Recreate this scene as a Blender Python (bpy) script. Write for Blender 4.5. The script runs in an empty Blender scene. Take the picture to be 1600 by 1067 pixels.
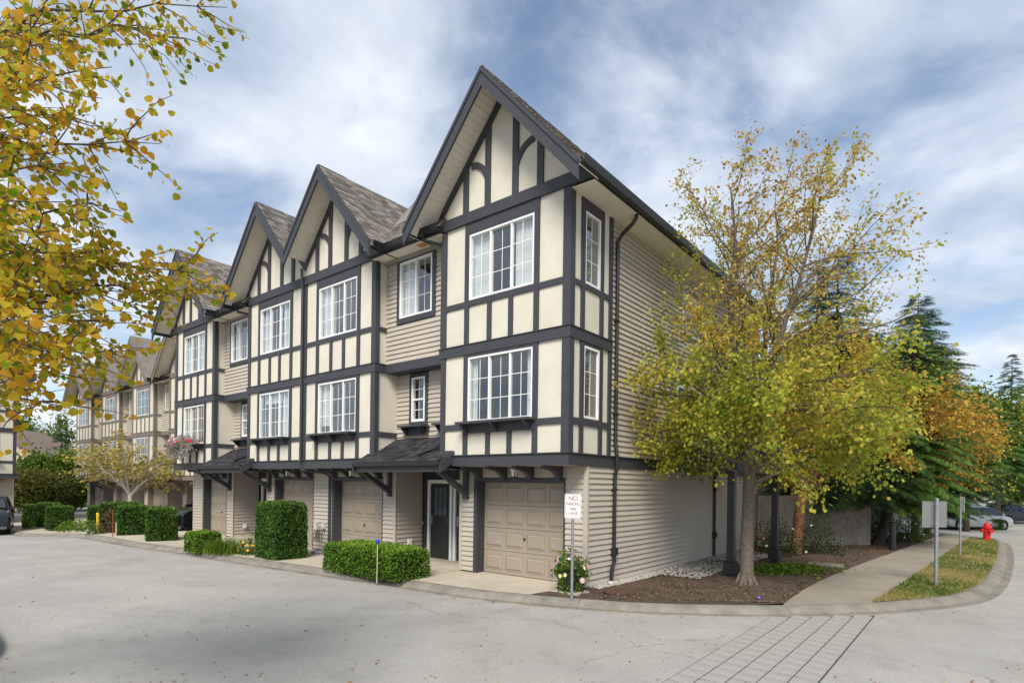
import bpy, bmesh, math, random
import numpy as np
from mathutils import Vector, Matrix, geometry
rad = math.radians
random.seed(7); rng = np.random.default_rng(7)
S = bpy.context.scene
COL = S.collection

# ------------------------------------------------------------ camera (fitted to the photo's vanishing points)
FPX, YAW, ROLL, YH = 898.195, rad(39.057), rad(0.772), 756.649
CAM = Vector((6.116, -9.216, 2.081))
F3 = Vector((-math.sin(YAW), math.cos(YAW), 0)); R3 = Vector((math.cos(YAW), math.sin(YAW), 0)); Z3 = Vector((0, 0, 1))
cd = bpy.data.cameras.new('camera'); cam = bpy.data.objects.new('camera', cd); COL.objects.link(cam)
cd.sensor_width = 36; cd.lens = FPX/1600*36; cd.shift_y = (YH-533.5)/1600; cd.clip_end = 3000; cd.clip_start = .05
XA = R3*math.cos(ROLL)+Z3*math.sin(ROLL); YA = -R3*math.sin(ROLL)+Z3*math.cos(ROLL)
M = Matrix((XA, YA, -F3)).transposed().to_4x4(); M.translation = CAM
cam.matrix_world = M
S.camera = cam

# ------------------------------------------------------------ world, sun, exposure
SUN_EL, SUN_AZ = rad(45), rad(150)       # azimuth measured from +Y towards +X: behind the camera, to its right
W = bpy.data.worlds.new('World'); S.world = W; W.use_nodes = True
nt = W.node_tree; nd = nt.nodes; lk = nt.links; nd.clear()
def N(t, **k):
    n = nd.new(t)
    for a, b in k.items(): setattr(n, a, b)
    return n
sky = N('ShaderNodeTexSky', sky_type='NISHITA', sun_disc=False, sun_elevation=SUN_EL, sun_rotation=SUN_AZ)
sky.air_density = 1.0; sky.dust_density = .6; sky.ozone_density = 1.6
tc = N('ShaderNodeTexCoord'); sep = N('ShaderNodeSeparateXYZ'); lk.new(tc.outputs['Generated'], sep.inputs[0])
zz = N('ShaderNodeMath', operation='MAXIMUM'); lk.new(sep.outputs['Z'], zz.inputs[0]); zz.inputs[1].default_value = 0.0
za = N('ShaderNodeMath', operation='ADD'); lk.new(zz.outputs[0], za.inputs[0]); za.inputs[1].default_value = .22
dx = N('ShaderNodeMath', operation='DIVIDE'); lk.new(sep.outputs['X'], dx.inputs[0]); lk.new(za.outputs[0], dx.inputs[1])
dy = N('ShaderNodeMath', operation='DIVIDE'); lk.new(sep.outputs['Y'], dy.inputs[0]); lk.new(za.outputs[0], dy.inputs[1])
cmb = N('ShaderNodeCombineXYZ'); lk.new(dx.outputs[0], cmb.inputs[0]); lk.new(dy.outputs[0], cmb.inputs[1])
n1 = N('ShaderNodeTexNoise'); n1.inputs['Scale'].default_value = 1.9; n1.inputs['Detail'].default_value = 9; n1.inputs['Roughness'].default_value = .56; n1.inputs['Distortion'].default_value = .35
lk.new(cmb.outputs[0], n1.inputs['Vector'])
n2 = N('ShaderNodeTexNoise'); n2.inputs['Scale'].default_value = .55; n2.inputs['Detail'].default_value = 3
lk.new(cmb.outputs[0], n2.inputs['Vector'])
ad = N('ShaderNodeMath', operation='MULTIPLY_ADD'); lk.new(n2.outputs[0], ad.inputs[0]); ad.inputs[1].default_value = .35; lk.new(n1.outputs[0], ad.inputs[2])
rp = N('ShaderNodeValToRGB'); rp.color_ramp.interpolation = 'EASE'
rp.color_ramp.elements[0].position = .47; rp.color_ramp.elements[0].color = (0.07,)*3+(1,)
rp.color_ramp.elements[1].position = .78; rp.color_ramp.elements[1].color = (.92,)*3+(1,)
lk.new(ad.outputs[0], rp.inputs[0])
n3 = N('ShaderNodeTexNoise'); n3.inputs['Scale'].default_value = 2.6; n3.inputs['Detail'].default_value = 8
lk.new(cmb.outputs[0], n3.inputs['Vector'])
crp = N('ShaderNodeValToRGB'); crp.color_ramp.elements[0].position = .3; crp.color_ramp.elements[0].color = (2.5, 3.2, 4.2, 1)
crp.color_ramp.elements[1].position = .7; crp.color_ramp.elements[1].color = (6.2, 6.5, 6.9, 1)
lk.new(n3.outputs[0], crp.inputs[0])
mx = N('ShaderNodeMixRGB'); lk.new(rp.outputs[0], mx.inputs[0]); lk.new(sky.outputs[0], mx.inputs[1]); lk.new(crp.outputs[0], mx.inputs[2])
bg = N('ShaderNodeBackground'); bg.inputs[1].default_value = .1; lk.new(mx.outputs[0], bg.inputs[0])
wo = N('ShaderNodeOutputWorld'); lk.new(bg.outputs[0], wo.inputs[0])

sl = bpy.data.lights.new('sun', 'SUN'); sl.energy = 2.6; sl.angle = rad(26); sl.color = (1, .94, .85)
so = bpy.data.objects.new('sun', sl); COL.objects.link(so)
sd = Vector((math.sin(SUN_AZ)*math.cos(SUN_EL), math.cos(SUN_AZ)*math.cos(SUN_EL), math.sin(SUN_EL)))
so.rotation_euler = (-sd).to_track_quat('-Z', 'Y').to_euler()
S.view_settings.view_transform = 'Standard'; S.view_settings.look = 'None'; S.view_settings.gamma = 1; S.view_settings.use_curve_mapping = False
S.view_settings.exposure = 0.74

# ------------------------------------------------------------ pixel helpers (photo pixels -> directions)
def ray(u, v):
    u -= 800; v -= YH
    U = u*math.cos(ROLL)+v*math.sin(ROLL); V = -u*math.sin(ROLL)+v*math.cos(ROLL)
    return F3+R3*(U/FPX)-Z3*(V/FPX)
def pz(u, v, z=0.0):
    d = ray(u, v); return CAM+d*((z-CAM.z)/d.z)
def pd(u, v, dep): return CAM+ray(u, v)*dep

# ------------------------------------------------------------ materials
MATS = {}
def mat(name, col, rough=.7, var=.12, scale=6., bump=0., bscale=60., spec=.3, metal=0., col2=None, fine=0.):
    if name in MATS: return MATS[name]
    m = bpy.data.materials.new(name); m.use_nodes = True; t = m.node_tree; n = t.nodes; l = t.links
    b = n['Principled BSDF']; b.inputs['Roughness'].default_value = rough; b.inputs['Metallic'].default_value = metal
    b.inputs['Specular IOR Level'].default_value = spec
    co = n.new('ShaderNodeTexCoord')
    nz = n.new('ShaderNodeTexNoise'); nz.inputs['Scale'].default_value = scale; nz.inputs['Detail'].default_value = 6; nz.inputs['Roughness'].default_value = .65
    l.new(co.outputs['Object'], nz.inputs['Vector'])
    r = n.new('ShaderNodeValToRGB'); r.color_ramp.elements[0].position = .3; r.color_ramp.elements[1].position = .7
    c2 = col2 or tuple(c*(1+var) for c in col)
    c1 = col if col2 else tuple(c*(1-var) for c in col)
    r.color_ramp.elements[0].color = tuple(c1)+(1,); r.color_ramp.elements[1].color = tuple(c2)+(1,)
    l.new(nz.outputs[0], r.inputs[0]); out = r.outputs[0]
    if fine:
        nf = n.new('ShaderNodeTexNoise'); nf.inputs['Scale'].default_value = 130; nf.inputs['Detail'].default_value = 3
        l.new(co.outputs['Object'], nf.inputs['Vector'])
        rf = n.new('ShaderNodeValToRGB'); rf.color_ramp.elements[0].position = .33; rf.color_ramp.elements[1].position = .67
        rf.color_ramp.elements[0].color = (1-fine,)*3+(1,); rf.color_ramp.elements[1].color = (1+fine,)*3+(1,)
        l.new(nf.outputs[0], rf.inputs[0])
        mm = n.new('ShaderNodeMixRGB'); mm.blend_type = 'MULTIPLY'; mm.inputs[0].default_value = 1
        l.new(out, mm.inputs[1]); l.new(rf.outputs[0], mm.inputs[2]); out = mm.outputs[0]
    l.new(out, b.inputs['Base Color'])
    if bump:
        nb = n.new('ShaderNodeTexNoise'); nb.inputs['Scale'].default_value = bscale; nb.inputs['Detail'].default_value = 4
        l.new(co.outputs['Object'], nb.inputs['Vector'])
        bp = n.new('ShaderNodeBump'); bp.inputs['Strength'].default_value = bump; bp.inputs['Distance'].default_value = .02
        l.new(nb.outputs[0], bp.inputs['Height']); l.new(bp.outputs[0], b.inputs['Normal'])
    MATS[name] = m; return m
def leafmat(name, cols, edge=None, trans=.35, rough=.5):
    """colours picked by the per-leaf attribute rnd; optional rim colour by attribute rad"""
    if name in MATS: return MATS[name]
    m = bpy.data.materials.new(name); m.use_nodes = True; t = m.node_tree; n = t.nodes; l = t.links
    b = n['Principled BSDF']; b.inputs['Roughness'].default_value = max(rough, .55); b.inputs['Specular IOR Level'].default_value = .12
    at = n.new('ShaderNodeAttribute'); at.attribute_name = 'rnd'
    r = n.new('ShaderNodeValToRGB'); e = r.color_ramp.elements
    for i, c in enumerate(cols):
        p = i/(len(cols)-1)
        el = e[0] if i == 0 else (e[-1] if i == len(cols)-1 else e.new(p)); el.position = p; el.color = tuple(c)+(1,)
    l.new(at.outputs['Fac'], r.inputs[0]); out = r.outputs[0]
    if edge:
        ar = n.new('ShaderNodeAttribute'); ar.attribute_name = 'rad'
        co = n.new('ShaderNodeTexCoord'); nz = n.new('ShaderNodeTexNoise'); nz.inputs['Scale'].default_value = 25
        l.new(co.outputs['Object'], nz.inputs['Vector'])
        ml = n.new('ShaderNodeMath'); ml.operation = 'MULTIPLY_ADD'; l.new(nz.outputs[0], ml.inputs[0]); ml.inputs[1].default_value = .35; l.new(ar.outputs['Fac'], ml.inputs[2])
        rr = n.new('ShaderNodeValToRGB'); rr.color_ramp.elements[0].position = .72; rr.color_ramp.elements[1].position = .97
        sb = n.new('ShaderNodeMath'); sb.operation = 'SUBTRACT'; l.new(ml.outputs[0], sb.inputs[0]); sb.inputs[1].default_value = .2; l.new(sb.outputs[0], rr.inputs[0])
        mm = n.new('ShaderNodeMixRGB'); l.new(rr.outputs[0], mm.inputs[0]); l.new(out, mm.inputs[1]); mm.inputs[2].default_value = tuple(edge)+(1,); out = mm.outputs[0]
    l.new(out, b.inputs['Base Color'])
    tr = n.new('ShaderNodeBsdfTranslucent'); l.new(out, tr.inputs[0])
    ms = n.new('ShaderNodeMixShader'); ms.inputs[0].default_value = trans
    l.new(b.outputs[0], ms.inputs[1]); l.new(tr.outputs[0], ms.inputs[2])
    l.new(ms.outputs[0], n['Material Output'].inputs[0])
    MATS[name] = m; return m
def glassmat(name, tint=(.92, .94, .94), k=1.0):
    m = bpy.data.materials.new(name); m.use_nodes = True; t = m.node_tree; n = t.nodes; l = t.links
    n.remove(n['Principled BSDF'])
    tr = n.new('ShaderNodeBsdfTransparent'); tr.inputs[0].default_value = tint+(1,)
    gl = n.new('ShaderNodeBsdfGlossy'); gl.inputs['Roughness'].default_value = .015
    lw0 = n.new('ShaderNodeLayerWeight'); lw0.inputs[0].default_value = .5
    lw = n.new('ShaderNodeMath'); lw.operation = 'POWER'; lw.inputs[1].default_value = 2.6; l.new(lw0.outputs['Facing'], lw.inputs[0])
    ml = n.new('ShaderNodeMath'); ml.operation = 'MULTIPLY_ADD'; ml.use_clamp = True; ml.inputs[1].default_value = .75*k; ml.inputs[2].default_value = .10; l.new(lw.outputs[0], ml.inputs[0])
    co = n.new('ShaderNodeTexCoord'); nz = n.new('ShaderNodeTexNoise'); nz.inputs['Scale'].default_value = 1.7; l.new(co.outputs['Object'], nz.inputs['Vector'])
    bp = n.new('ShaderNodeBump'); bp.inputs['Strength'].default_value = .035; bp.inputs['Distance'].default_value = .05; l.new(nz.outputs[0], bp.inputs['Height']); l.new(bp.outputs[0], gl.inputs['Normal'])
    ms = n.new('ShaderNodeMixShader'); l.new(ml.outputs[0], ms.inputs[0]); l.new(tr.outputs[0], ms.inputs[1]); l.new(gl.outputs[0], ms.inputs[2])
    l.new(ms.outputs[0], n['Material Output'].inputs[0]); MATS[name] = m; return m
def shinglemat(name, c0, c1):
    m = mat(name, c0, .9, bump=.5, bscale=90, col2=c1, scale=1.2, spec=.15)
    t = m.node_tree; n = t.nodes; l = t.links
    g = n.new('ShaderNodeNewGeometry'); r = n.new('ShaderNodeValToRGB')
    r.color_ramp.elements[0].color = (.5, .5, .5, 1); r.color_ramp.elements[1].color = (1.45, 1.4, 1.35, 1)
    l.new(g.outputs['Random Per Island'], r.inputs[0])
    b = n['Principled BSDF']; src = b.inputs['Base Color'].links[0].from_socket
    mm = n.new('ShaderNodeMixRGB'); mm.blend_type = 'MULTIPLY'; mm.inputs[0].default_value = 1
    l.new(src, mm.inputs[1]); l.new(r.outputs[0], mm.inputs[2]); l.new(mm.outputs[0], b.inputs['Base Color'])
    return m
TRIM = mat('slate_paint', (.050, .052, .059), .55, .08, 9, .05, 200, .35)
TAUPE = mat('taupe_paint', (.19, .165, .14), .6, .08, 9)
CREAM = mat('cream_stucco', (.63, .59, .49), .9, .07, 1.6, .12, 300, .15)
SIDING = mat('beige_vinyl', (.455, .403, .338), .6, .05, 1.1, .03, 40, .3)
DOORP = mat('garage_paint', (.325, .275, .215), .6, .04, 1.5)
WHITE = mat('white_vinyl', (.8, .8, .78), .4, .03, 3)
BLACK = mat('black_metal', (.016, .017, .02), .38, .1, 8, spec=.5)
SOFFIT = mat('soffit_vinyl', (.78, .72, .60), .7, .04, 2)
SHING = shinglemat('grey_shingle', (.15, .138, .126), (.25, .23, .21))
SHDARK = shinglemat('dark_shingle', (.035, .036, .04), (.06, .06, .066))
ASPH = mat('asphalt', (.365, .350, .32), .9, .12, .5, .45, 150, .2, fine=.28)
CONC = mat('concrete', (.48, .425, .335), .9, .16, .9, .3, 120, .2, fine=.14)
KERBM = mat('kerb_concrete', (.225, .205, .17), .9, .28, 2.2, .4, 100, .2, fine=.2)
WALKM = mat('sidewalk_concrete', (.29, .255, .205), .9, .15, .8, .35, 110, .2, fine=.18)
SOIL = mat('soil', (.062, .042, .030), .95, bump=.9, bscale=35, col2=(.13, .09, .062), scale=2.5, fine=.3)
def cracks(m):
    t = m.node_tree; n = t.nodes; l = t.links; b = n['Principled BSDF']; src = b.inputs['Base Color'].links[0].from_socket
    co = n.new('ShaderNodeTexCoord'); nz = n.new('ShaderNodeTexNoise'); nz.inputs['Scale'].default_value = 1.3; nz.inputs['Detail'].default_value = 5; l.new(co.outputs['Object'], nz.inputs['Vector'])
    mx_ = n.new('ShaderNodeMixRGB'); mx_.blend_type = 'LINEAR_LIGHT'; mx_.inputs[0].default_value = .35; l.new(co.outputs['Object'], mx_.inputs[1]); l.new(nz.outputs['Color'], mx_.inputs[2])
    v = n.new('ShaderNodeTexVoronoi'); v.feature = 'DISTANCE_TO_EDGE'; v.inputs['Scale'].default_value = .23; l.new(mx_.outputs[0], v.inputs['Vector'])
    rp_ = n.new('ShaderNodeValToRGB'); rp_.color_ramp.elements[0].color = (.62, .62, .62, 1); rp_.color_ramp.elements[1].position = .0035; l.new(v.outputs['Distance'], rp_.inputs[0])
    n2_ = n.new('ShaderNodeTexNoise'); n2_.inputs['Scale'].default_value = .22; l.new(co.outputs['Object'], n2_.inputs['Vector'])
    rm = n.new('ShaderNodeValToRGB'); rm.color_ramp.elements[0].position = .5; rm.color_ramp.elements[1].position = .6; l.new(n2_.outputs[0], rm.inputs[0])
    mm = n.new('ShaderNodeMixRGB'); mm.blend_type = 'MULTIPLY'; l.new(rm.outputs[0], mm.inputs[0]); l.new(src, mm.inputs[1]); l.new(rp_.outputs[0], mm.inputs[2])
    n4 = n.new('ShaderNodeTexNoise'); n4.inputs['Scale'].default_value = .9; n4.inputs['Detail'].default_value = 8; n4.inputs['Roughness'].default_value = .75; l.new(co.outputs['Object'], n4.inputs['Vector'])
    r4 = n.new('ShaderNodeValToRGB'); r4.color_ramp.elements[0].position = .28; r4.color_ramp.elements[0].color = (.82, .815, .81, 1); r4.color_ramp.elements[1].position = .5; l.new(n4.outputs[0], r4.inputs[0])
    m4 = n.new('ShaderNodeMixRGB'); m4.blend_type = 'MULTIPLY'; m4.inputs[0].default_value = 1; l.new(mm.outputs[0], m4.inputs[1]); l.new(r4.outputs[0], m4.inputs[2]); l.new(m4.outputs[0], b.inputs['Base Color'])
cracks(ASPH)
GRAV = mat('gravel', (.22, .21, .19), .9, .4, 30, .5, 60)
GLASS = glassmat('window_glass')
FARG = mat('far_glass', (.10, .12, .14), .06, .5, .8, spec=.9)
ROOM = mat('room_wall', (.30, .28, .25), .9, .1, 1)
CURT = mat('curtain_cloth', (.86, .86, .84), .9, .06, 4)
BARK = mat('grey_bark', (.15, .122, .098), .95, .35, 14, .9, 45)
TWIG = mat('twig_bark', (.10, .08, .062), .9, .25, 12)
OBARK = mat('orange_bark', (.20, .095, .05), .85, .6, 10, .8, 40)
DBARK = mat('dark_bark', (.055, .042, .034), .95, .3, 10, .8, 40)
FENCE = mat('weathered_wood', (.235, .205, .17), .9, .25, 5, .4, 60)
STEEL = mat('galvanised_steel', (.36, .38, .40), .45, .12, 12, metal=.75, spec=.5)
RED = mat('red_paint', (.55, .012, .015), .4, .08, 8, spec=.5)
YEL = mat('yellow_paint', (.75, .48, .02), .5, .06, 6)

# ------------------------------------------------------------ mesh helpers
class MB:
    def __init__(s): s.v = []; s.f = []
    def poly(s, pts):
        o = len(s.v); s.v += [tuple(p) for p in pts]; s.f.append(tuple(range(o, o+len(pts)))); return s
    def hexa(s, p):        # 8 points: bottom ring 0-3, top ring 4-7
        o = len(s.v); s.v += [tuple(q) for q in p]
        s.f += [tuple(o+i for i in q) for q in ((3, 2, 1, 0), (4, 5, 6, 7), (0, 1, 5, 4), (1, 2, 6, 5), (2, 3, 7, 6), (3, 0, 4, 7))]; return s
    def box(s, x0, x1, y0, y1, z0, z1):
        return s.hexa([(x0, y0, z0), (x1, y0, z0), (x1, y1, z0), (x0, y1, z0), (x0, y0, z1), (x1, y0, z1), (x1, y1, z1), (x0, y1, z1)])
    def prism(s, pts, vec):  # polygon pushed along vec
        n = len(pts); o = len(s.v); v = Vector(vec)
        s.v += [tuple(p) for p in pts]+[tuple(Vector(p)+v) for p in pts]
        s.f.append(tuple(o+i for i in range(n))[::-1]); s.f.append(tuple(o+n+i for i in range(n)))
        for i in range(n): j = (i+1) % n; s.f.append((o+i, o+j, o+n+j, o+n+i))
        return s
    def tube(s, pts, rs, n=6, cap=True):
        pts = [Vector(p) for p in pts]; k = len(pts); o = len(s.v)
        if not hasattr(rs, '__len__'): rs = [rs]*k
        ref = None
        for i, p in enumerate(pts):
            t = (pts[min(i+1, k-1)]-pts[max(i-1, 0)]).normalized()
            if ref is None: ref = t.orthogonal().normalized()
            else:
                ref = ref-t*ref.dot(t)
                ref = ref.normalized() if ref.length > 1e-5 else t.orthogonal().normalized()
            b = t.cross(ref)
            for j in range(n):
                a = 2*math.pi*j/n; s.v.append(tuple(p+(ref*math.cos(a)+b*math.sin(a))*rs[i]))
        for i in range(k-1):
            for j in range(n): q = (j+1) % n; s.f.append((o+i*n+j, o+i*n+q, o+(i+1)*n+q, o+(i+1)*n+j))
        if cap:
            s.f.append(tuple(o+j for j in range(n))[::-1]); s.f.append(tuple(o+(k-1)*n+j for j in range(n)))
        return s
    def lathe(s, c, prof, n=16):   # prof: (radius, z)
        c = Vector(c); o = len(s.v)
        for r, z in prof:
            for j in range(n): a = 2*math.pi*j/n; s.v.append((c.x+r*math.cos(a), c.y+r*math.sin(a), c.z+z))
        for i in range(len(prof)-1):
            for j in range(n): q = (j+1) % n; s.f.append((o+i*n+j, o+i*n+q, o+(i+1)*n+q, o+(i+1)*n+j))
        s.f.append(tuple(o+j for j in range(n))[::-1]); s.f.append(tuple(o+(len(prof)-1)*n+j for j in range(n))); return s
    def mapv(s, fn): s.v = [tuple(fn(*p)) for p in s.v]; return s
    def mesh(s, name, m, smooth=False, fix=True):
        me = bpy.data.meshes.new(name); me.from_pydata(s.v, [], s.f)
        if fix:
            b = bmesh.new(); b.from_mesh(me); bmesh.ops.recalc_face_normals(b, faces=b.faces); b.to_mesh(me); b.free()
        if m: me.materials.append(m)
        if smooth: me.polygons.foreach_set('use_smooth', [True]*len(me.polygons))
        return me
    def build(s, name, m, parent=None, smooth=False, bevel=0.):
        if not s.v: return None
        o = link(name, s.mesh(name, m, smooth), parent)
        if bevel:
            b = o.modifiers.new('bevel', 'BEVEL'); b.width = bevel; b.segments = 2; b.limit_method = 'ANGLE'
        return o
def link(name, me, parent=None):
    o = bpy.data.objects.new(name, me); COL.objects.link(o)
    if parent: o.parent = parent
    return o
def thing(name, label, cat, loc=(0, 0, 0), rz=0, group=None):
    o = link(name, None); o.location = loc; o.rotation_euler = (0, 0, rz); o.empty_display_size = .2
    return tag(o, label, cat, group)
def tag(o, label, cat, group=None, kind=None):
    o['label'] = label; o['category'] = cat
    if group: o['group'] = group
    if kind: o['kind'] = kind
    return o
def struct(o, label, cat): o['kind'] = 'structure'; return tag(o, label, cat)

def arr_mesh(name, V, Fc, m, attrs=None, smooth=False):
    """V (n,3), Fc (k,3 or 4) numpy"""
    me = bpy.data.meshes.new(name); k = Fc.shape[1]
    me.vertices.add(len(V)); me.vertices.foreach_set('co', V.astype(np.float32).ravel())
    me.loops.add(Fc.size); me.loops.foreach_set('vertex_index', Fc.astype(np.int32).ravel())
    me.polygons.add(len(Fc)); me.polygons.foreach_set('loop_start', np.arange(0, Fc.size, k, dtype=np.int32))
    me.update(calc_edges=True)
    for a, vals in (attrs or {}).items():
        at = me.attributes.new(a, 'FLOAT', 'POINT'); at.data.foreach_set('value', vals.astype(np.float32))
    me.materials.append(m)
    if smooth: me.polygons.foreach_set('use_smooth', [True]*len(Fc))
    return me
def frames(nrm, spin):
    """rotation matrices whose z axis is nrm, spun by spin"""
    nrm = nrm/np.maximum(np.linalg.norm(nrm, axis=1, keepdims=True), 1e-6)
    h = np.where(np.abs(nrm[:, 2:3]) < .95, np.array([[0, 0, 1.]]), np.array([[1., 0, 0]]))
    x = np.cross(h, nrm); x /= np.linalg.norm(x, axis=1, keepdims=True); y = np.cross(nrm, x)
    c = np.cos(spin)[:, None]; s_ = np.sin(spin)[:, None]
    return np.stack([x*c+y*s_, -x*s_+y*c, nrm], axis=2)
def frames_dir(d, up):
    """x axis along d (tip direction), z near up"""
    d = d/np.maximum(np.linalg.norm(d, axis=1, keepdims=True), 1e-6)
    z = up-d*np.sum(up*d, axis=1, keepdims=True); z /= np.maximum(np.linalg.norm(z, axis=1, keepdims=True), 1e-6)
    return np.stack([d, np.cross(z, d), z], axis=2)
def scatter(name, tv, tf, pos, rot, scl, m, rnd=None, trad=None):
    n = len(pos); k = len(tv)
    V = np.einsum('nij,kj->nki', rot, tv)*np.asarray(scl).reshape(n, 1, 1)+pos[:, None, :]
    Fc = (tf[None]+(np.arange(n)*k)[:, None, None]).reshape(-1, tf.shape[1])
    if rnd is None: rnd = rng.random(n)
    at = {'rnd': np.repeat(rnd, k)}
    if trad is not None: at['rad'] = np.tile(trad, n)
    return arr_mesh(name, V.reshape(-1, 3), Fc, m, at)
# leaf templates, tip along +x, unit length
def heart():
    a = np.array([[0, 0], [.02, .33], [.28, .5], [.62, .42], [.88, .18], [1.02, 0], [.88, -.18], [.62, -.42], [.28, -.5], [.02, -.33]])
    v = np.zeros((11, 3)); v[0] = (.45, 0, -.03); v[1:, :2] = a; v[1:, 2] = .09*np.abs(a[:, 1])*2-.03-.06*(a[:, 0]-.4)**2*4
    f = np.array([[0, 1+i, 1+(i+1) % 10] for i in range(10)]); r = np.ones(11); r[0] = 0
    return v, f, r
HV, HF, HR = heart()
SV = np.array([[0, 0, 0], [.35, .36, .06], [.8, .25, .02], [1, 0, -.05], [.8, -.25, .02], [.35, -.36, .06]], float); SF = np.array([[0, 1, 2], [0, 2, 3], [0, 3, 4], [0, 4, 5]])
def frond():
    v = []; f = []
    for i in range(9):
        x = .05+.1*i; L = .36*(1-.75*i/9)+.05
        for s in (1, -1):
            o = len(v); v += [(x, 0, 0), (x+.075, 0, 0), (x+L*.75, s*L, -.16*L-.02)]; f.append((o, o+1, o+2))
    o = len(v); v += [(0, .012, .01), (0, -.012, .01), (1.05, 0, -.03)]; f.append((o, o+1, o+2))
    return np.array(v, float), np.array(f)
FV, FF = frond()

# ------------------------------------------------------------ ground
def g(x, y):
    def ss(t): t = min(max(t, 0), 1); return t*t*(3-2*t)
    return -.38*ss((-19-x)/9) - .5*ss((y-20)/18) - .02*max(0, min(60, -40-x))*.3
def cdt(poly, step, zf, name, m, kind_label, jitter=0., thick=0.):
    xs = [p[0] for p in poly]; ys = [p[1] for p in poly]
    def inside(x, y):
        c = False; j = len(poly)-1
        for i in range(len(poly)):
            if (poly[i][1] > y) != (poly[j][1] > y) and x < (poly[j][0]-poly[i][0])*(y-poly[i][1])/(poly[j][1]-poly[i][1])+poly[i][0]: c = not c
            j = i
        return c
    pts = [Vector(p[:2]) for p in poly]; n = len(pts)
    x = min(xs)+step*.5
    while x < max(xs):
        y = min(ys)+step*.5
        while y < max(ys):
            if inside(x, y): pts.append(Vector((x, y)))
            y += step
        x += step
    r = geometry.delaunay_2d_cdt(pts, [], [list(range(n))], 1, 1e-5)
    V = [(p.x, p.y, zf(p.x, p.y)+(random.uniform(-jitter, jitter) if jitter and i >= n else 0)) for i, p in enumerate(r[0])]
    me = bpy.data.meshes.new(name); me.from_pydata(V, [], r[2]); me.materials.append(m)
    b = bmesh.new(); b.from_mesh(me); bmesh.ops.recalc_face_normals(b, faces=b.faces)
    if sum(f_.normal.z for f_ in b.faces) < 0: bmesh.ops.reverse_faces(b, faces=b.faces)
    b.to_mesh(me); b.free()
    me.polygons.foreach_set('use_smooth', [True]*len(me.polygons))
    o = link(name, me); struct(o, *kind_label); return o
# road: one sheet to the horizon
rb = MB(); gx = [-900, -300, -120, -70]+[-50+2*i for i in range(41)]+[40, 60, 120, 300, 900]; gy = [-900, -200, -60, -30]+[-20+2*i for i in range(41)]+[75, 120, 300, 900]
idx = {}
for i, x in enumerate(gx):
    for j, y in enumerate(gy): idx[i, j] = len(rb.v); rb.v.append((x, y, g(x, y)-.12))
for i in range(len(gx)-1):
    for j in range(len(gy)-1): rb.f.append((idx[i, j], idx[i+1, j], idx[i+1, j+1], idx[i, j+1]))
struct(rb.build('road', ASPH, smooth=True), 'pale grey worn asphalt road curving past the townhouses', 'road')

EDGE = [(-46, -3.6), (-34, -3.5), (-26, -3.34), (-19.67, -2.75), (-15.4, -2.55), (-12.37, -2.2), (-8.79, -1.95), (-5.79, -1.62), (-3.33, -1.38), (-1.52, -1.2), (-.55, -.96), (.6, -.57), (1.84, .02), (3.44, 1.23), (4.75, 2.69), (5.64, 4.14), (6.25, 5.58), (6.6, 7.82), (6.84, 11.3), (7.05, 16.3), (7.15, 21.5), (7.0, 24.2), (6.4, 25.6), (5.2, 26.2), (2, 26.4), (-8, 26.4)]
def smooth_line(P, n=5):
    out = []
    for i in range(len(P)-1):
        p0, p1, p2, p3 = P[max(i-1, 0)], P[i], P[i+1], P[min(i+2, len(P)-1)]
        for k in range(n):
            t = k/n
            out.append(tuple(.5*((2*p1[a])+(-p0[a]+p2[a])*t+(2*p0[a]-5*p1[a]+4*p2[a]-p3[a])*t*t+(-p0[a]+3*p1[a]-3*p2[a]+p3[a])*t**3) for a in (0, 1)))
    out.append(P[-1]); return out
EL = smooth_line(EDGE)
def offs(P, d):
    o = []
    for i, p in enumerate(P):
        a = Vector(P[max(i-1, 0)]); b = Vector(P[min(i+1, len(P)-1)]); t = (b-a).normalized()
        o.append((p[0]-t.y*d, p[1]+t.x*d))
    return o
BL = offs(EL, .40)
kroot = struct(link('kerb', None), 'rolled concrete kerb and gutter between road and plots', 'kerb')
prof = [(-.02, -.125), (0, -.108), (.16, -.106), (.24, -.04), (.32, -.004), (.40, .004), (.42, -.1)]
Ls = [offs(EL, d) for d, _ in prof]
i = 0; step = 11; ci = 0
while i < len(EL)-1:          # cast lengths with open joints
    e = min(i+step, len(EL)-1); k = MB(); o = 0
    for a in range(i, e+1):
        for q, (d, z) in enumerate(prof):
            p = Vector(Ls[q][a])
            if a == i: p += (Vector(Ls[q][a+1])-p).normalized()*.006
            k.v.append((p.x, p.y, z+g(p.x, p.y)))
    m_ = len(prof)
    for a in range(e-i):
        for q in range(m_-1): k.f.append((a*m_+q, (a+1)*m_+q, (a+1)*m_+q+1, a*m_+q+1))
    k.build('kerb_stone', KERBM, kroot, smooth=False); i = e
def bpart(x0, x1):   # pieces of the kerb's back line between two x, ordered
    return [p for p in BL if x0 <= p[0] <= x1]
iS = min(range(len(BL)), key=lambda i: abs(BL[i][0]+.35)+abs(BL[i][1]+.6))
iW0 = min(range(len(BL)), key=lambda i: (BL[i][0]-3.5)**2+(BL[i][1]-1.5)**2)
iW1 = min(range(len(BL)), key=lambda i: (BL[i][0]-4.72)**2+(BL[i][1]-3.05)**2)
iE = min(range(len(BL)), key=lambda i: (BL[i][0]-6.2)**2+(BL[i][1]-24.6)**2)
WL = smooth_line([BL[iW0], (3.38, 4), (3.5, 7.3), (4.0, 13.8), (4.65, 21.9), (4.9, 25.7)])
WR = smooth_line([BL[iW1], (4.72, 4.6), (4.88, 7), (5.23, 13.1), (5.65, 20.9), (5.9, 25.4)])
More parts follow.
